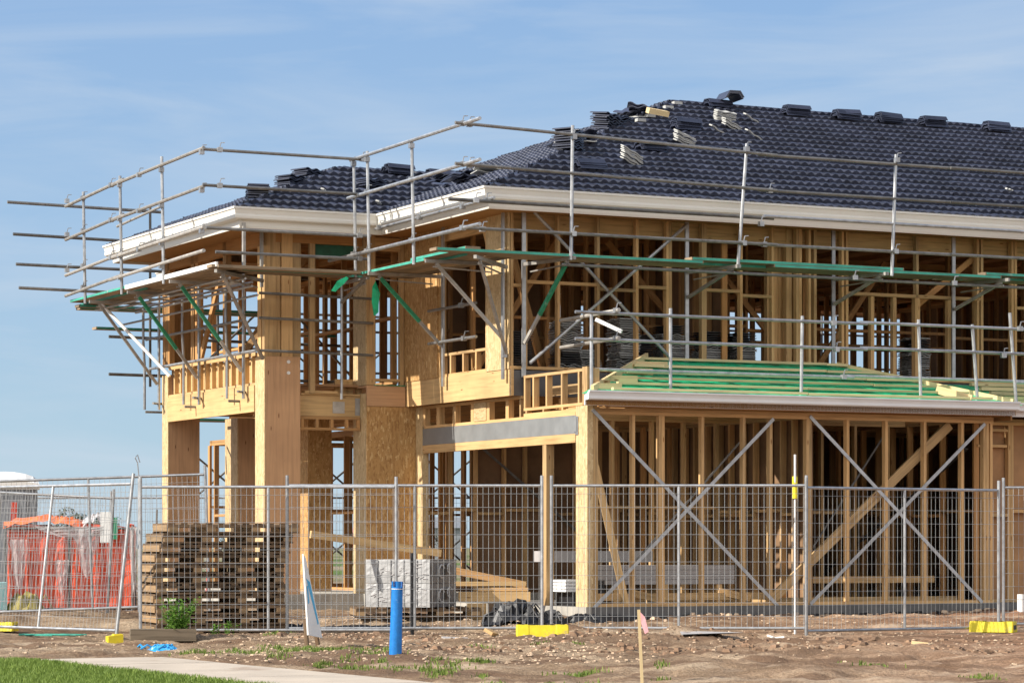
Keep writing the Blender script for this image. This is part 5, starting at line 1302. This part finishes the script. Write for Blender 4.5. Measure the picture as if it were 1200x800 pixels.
for k in range(5): b.poly([(random.uniform(-.3, .3), random.uniform(-.1, .1), .01), (random.uniform(-.2, .5), random.uniform(-.1, .1), .02), (random.uniform(0, .8), random.uniform(-.1, .1), .01)], .012, 5)
single('green_strap', b, 'green_edge', (-6.1, 36.2, gh(-6.1, 36.2)), (0, 0, .2), 'green strapping lying on the ground left of the yellow lump', 'strap')
b = MB(); b.box(-.09, .09, -.02, .02, 0, .03); single('green_scrap', b, 'green_edge', (.16, 34.3, gh(.1, 34.3)), (0, 0, .2), 'green plastic scrap touching the yellow foot', 'scrap')

# ------------------------------------------------------------------ left background
T = empty('waste_cage', 'mesh waste cage with a red-orange liner full of plastic sheet', 'waste cage', (-6.55, 42.4, .12), R(6))
random.seed(4)
b = MB(); W_, D_, H_ = .88, .7, 1.20; nn = 34
def prt(t_):   # perimeter point
    per = [(-W_, -D_), (W_, -D_), (W_, D_), (-W_, D_)]; k = int(t_*4) % 4; f_ = t_*4-int(t_*4); p, q = per[k], per[(k+1) % 4]; return p[0]+(q[0]-p[0])*f_, p[1]+(q[1]-p[1])*f_
NN = 96; MM = 7; G_ = {}
for i in range(NN):
    x, y = prt(i/NN)
    for j in range(MM+1): k = 1+.035*math.sin(i*1.9)+random.gauss(0, .012); G_[i, j] = (x*k, y*k, .1+(H_+.03*math.sin(i*.5))*j/MM)
for i in range(NN):
    for j in range(MM): b.face([G_[i, j], G_[(i+1) % NN, j], G_[(i+1) % NN, j+1], G_[i, j+1]], tint=.5)
b.build('liner', 'orange', T)
def sheet(name, x0, x1, y0, y1, zc, mat, amp, seed):
    r_ = np.random.default_rng(seed); b = MB(); n_ = 14; G_ = {}
    for i in range(n_+1):
        for j in range(n_+1): u_, v_ = i/n_, j/n_; G_[i, j] = (x0+(x1-x0)*u_, y0+(y1-y0)*v_, zc+amp*math.sin(u_*3.1)*.8+r_.normal(0, amp*.16)-(.09 if j in (0,) else 0))
    for i in range(n_):
        for j in range(n_): b.face([G_[i, j], G_[i+1, j], G_[i+1, j+1], G_[i, j+1]], tint=.5)
    return b.build(name, mat, T)
sheet('orange_cover', -.95, .2, -.76, .7, H_+.14, 'orange_top', .12, 1); sheet('white_cover', .18, .62, -.72, .7, H_+.16, 'clear', .13, 2); sheet('contents', -.85, .85, -.6, .65, H_+.0, 'clear', .1, 3)
def film(x0, x1, z0, z1, y, seed):
    r_ = random.Random(seed); q = MB(); n_ = 9; P_ = {}
    for i in range(n_+1):
        for j in range(n_+1):
            f_ = j/n_; xa, xb = x0+(x1-x0)*.35*(1-f_)**1.5, x1-(x1-x0)*.3*(1-f_)**1.5
            P_[i, j] = (xa+(xb-xa)*i/n_+r_.gauss(0, .008), y+.02*math.sin(i*1.7)+r_.gauss(0, .006), z0+(z1-z0)*f_+(r_.gauss(0, .05) if j == 0 else 0))
    for i in range(n_):
        for j in range(n_): q.face([P_[i, j], P_[i+1, j], P_[i+1, j+1], P_[i, j+1]], tint=.5)
    q.build('hanging_film', 'film', T)
film(-.5, .75, 1.12, 1.29, -.80, 1); film(.1, .42, .55, 1.25, -.81, 2); film(.86, 1.02, .3, 1.28, -.80, 3); film(-.85, -.6, .4, 1.1, -.80, 4); film(-.2, .0, .3, .8, -.80, 5)
q = MB()
for x in (-.92, 0, .92):
    for y in (-.74, .74): q.tube((x, y, 0), (x, y, H_+.1), .018)
for z_ in (.05, H_+.06): q.tube((-.92, -.74, z_), (.92, -.74, z_), .018); q.tube((.92, -.74, z_), (.92, .74, z_), .018); q.tube((-.92, .74, z_), (.92, .74, z_), .018); q.tube((-.92, -.74, z_), (-.92, .74, z_), .018)
q.build('frame', 'galv_shaded', T)
q = MB()
for k in range(26): x = -.9+k*.072; q.tube((x, -.76, .05), (x, -.76, H_+.05), .0024, 4, caps=False)
for k in range(8): q.tube((-.92, -.765, .1+k*.16), (.92, -.765, .1+k*.16), .0024, 4, caps=False)
q.build('wire_mesh', 'wire', T)
q = MB(); q.box(.45, .6, -.80, -.77, 1.05, 1.5, 'white', .5); q.box(.62, .70, -.80, -.78, 1.1, 1.42, 'green_paint', .5); q.build('packaging', 'white', T)
# portable toilet
T = empty('portable_toilet', 'grey portable toilet with a white domed roof at the left edge', 'portable toilet', (-9.05, 50.8, .15), R(12))
b = MB(); b.box(-.55, .55, -.55, .55, .1, 2.02)
for k in range(9): b.box(-.5+k*.12, -.46+k*.12, -.562, -.55, .2, 1.95)
for k in range(9): b.box(.55, .562, -.5+k*.12, -.46+k*.12, .2, 1.95)
b.build('cabin', 'grey_wall', T)
b = MB(); n_ = 10
for i in range(n_):
    a0, a1 = math.pi*i/n_, math.pi*(i+1)/n_; p = lambda a_: (-.62*math.cos(a_), 2.03+.27*math.sin(a_)**.7)
    (x0, z0), (x1, z1) = p(a0), p(a1); zf = lambda q_: 2.03+(q_-2.03)*.35; b.face([(x0, -.15, z0), (x1, -.15, z1), (x1, .6, z1), (x0, .6, z0)]); b.face([(x0, -.62, zf(z0)), (x1, -.62, zf(z1)), (x1, -.15, z1), (x0, -.15, z0)]); b.face([(x0, -.62, 2.0), (x1, -.62, 2.0), (x1, -.62, zf(z1)), (x0, -.62, zf(z0))]); b.face([(x0, .6, 2.0), (x0, .6, z0), (x1, .6, z1), (x1, .6, 2.0)])
b.box(-.6, .6, -.6, .6, 1.98, 2.04); b.build('roof', 'white', T)
b = MB(); b.box(-.36, .36, -.575, -.563, .25, 1.9); dr = b.build('door', 'grey_wall', T); b = MB(); b.box(.22, .30, -.60, -.576, 1.0, 1.15); b.build('handle', 'black', dr)
b = MB(); b.box(.1, .2, -.59, -.576, 1.4, 1.75); b.build('notice', 'red', dr)
b = MB(); b.box(-.55, .55, -.3, .3, 0, .5); b.box(-.5, -.1, -.3, .3, .5, .62); single('tank', b, 'cyan', (-7.83, 41.0, .1), (0, 0, .2), 'pale aqua plastic tank at the left edge behind the fence', 'tank')
# yellow rubbish behind the mesh
crumple('yellow_sack', (-7.0, 41.0, .12), .28, .25, .34, 'olive', 'dull yellow sack on the ground beside the red liner', 31, 10)
# bollard sticks in red and white
for i, (x, y, h_, mt, lab) in enumerate(((-5.2, 41.5, 1.55, 'pallet', 'thin brown stake between the waste cage and pallets'), (-5.05, 47, 1.1, 'red', 'thin red and grey rod behind the pallets'), (-3.95, 47, 1.65, 'pink', 'thin pink-topped rod behind the pallet stack'), (-3.05, 53, 1.55, 'red', 'slim red rod seen through the porch'))):
    b = MB(); b.tube((0, 0, 0), (.03, 0, h_), .016, 6); single('rod', b, mt, (x, y, .1), (0, .02*i, 0), lab, 'rod')
# distant trees and sheds
def crown(b, c, r, n_, r_):
    for _ in range(n_):
        d = Vector((r_.gauss(0, 1), r_.gauss(0, 1), r_.gauss(0, 1))).normalized()*r_.random()**.33
        lump = .78+.22*math.sin(d.x*5+c[0])*math.sin(d.z*6+c[1])
        p = Vector((c[0]+d.x*r[0]*lump, c[1]+d.y*r[1]*lump, c[2]+d.z*r[2]*lump)); s_ = r_.uniform(.05, .11)*r[2]
        a_ = Vector((r_.gauss(0, 1), r_.gauss(0, 1), r_.gauss(0, 1))).normalized(); w = a_.cross(Vector((.3, .2, 1))).normalized()
        b.face([p-a_*s_, p+w*s_*.6, p+a_*s_, p-w*s_*.6], tint=r_.random())
def tree(x, y, h, w, label, seed):
    r_ = random.Random(seed); T = empty('tree', label, 'tree', (x, y, .1), 0, 'distant trees on the horizon')
    b = MB(); b.poly([(0, 0, 0), (w*.05, 0, h*.3), (0, 0, h*.7)], h*.03, 8, r2=h*.012)
    for k in range(5): a_ = k*1.3; b.poly([(0, 0, h*.3), (math.cos(a_)*w*.5, math.sin(a_)*w*.5, h*.65)], h*.013, 6, r2=h*.005)
    b.build('trunk', 'bark', T)
    b = MB()
    for k in range(6): crown(b, (r_.uniform(-.5, .5)*w, r_.uniform(-.4, .4)*w, h*r_.uniform(.4, .72)), (w*.55, w*.55, h*.3), 700, r_)
    b.build('crown', 'far_leaf', T)
tree(-22.6, 150, 3.6, 2.2, 'rounded grey-green tree on the horizon behind the waste cage', 1)
tree(-18.2, 190, 2.6, 1.8, 'small tree on the horizon left of the porch', 2)
tree(-7, 210, 2.5, 2.6, 'low tree on the horizon seen through the garage wall', 3)
tree(-10.6, 240, 3.0, 3.0, 'low spreading tree on the horizon seen through the porch', 5)
tree(-60, 220, 7, 6, 'broad tree far off beyond the left edge of the site', 6)
for i, (x, w_, h_) in enumerate(((-19, 6, 2.2), (-6.5, 5, 2.6), (9, 8, 2.5), (26, 9, 2.4))):
    T = empty('shed', ['low grey shed on the horizon left of the porch', 'low grey shed on the horizon seen through the garage wall', 'low grey shed far behind the garage', 'low grey shed far behind the right-hand rooms'][i], 'shed', (x, 230, .1))
    b = MB(); b.box(-w_/2, w_/2, -3, 3, 0, h_); b.build('wall', 'grey_wall', T)
    b = MB(); b.face([(-w_/2-.3, -3.3, h_), (w_/2+.3, -3.3, h_), (w_/2+.3, 0, h_+.9), (-w_/2-.3, 0, h_+.9)]); b.face([(-w_/2-.3, 3.3, h_), (w_/2+.3, 3.3, h_), (w_/2+.3, 0, h_+.9), (-w_/2-.3, 0, h_+.9)]); b.build('roof', 'steel', T)
for o in bpy.data.objects:
    if o.parent is None and o.type in ('EMPTY', 'MESH') and 'kind' not in o: o['kind'] = 'thing'
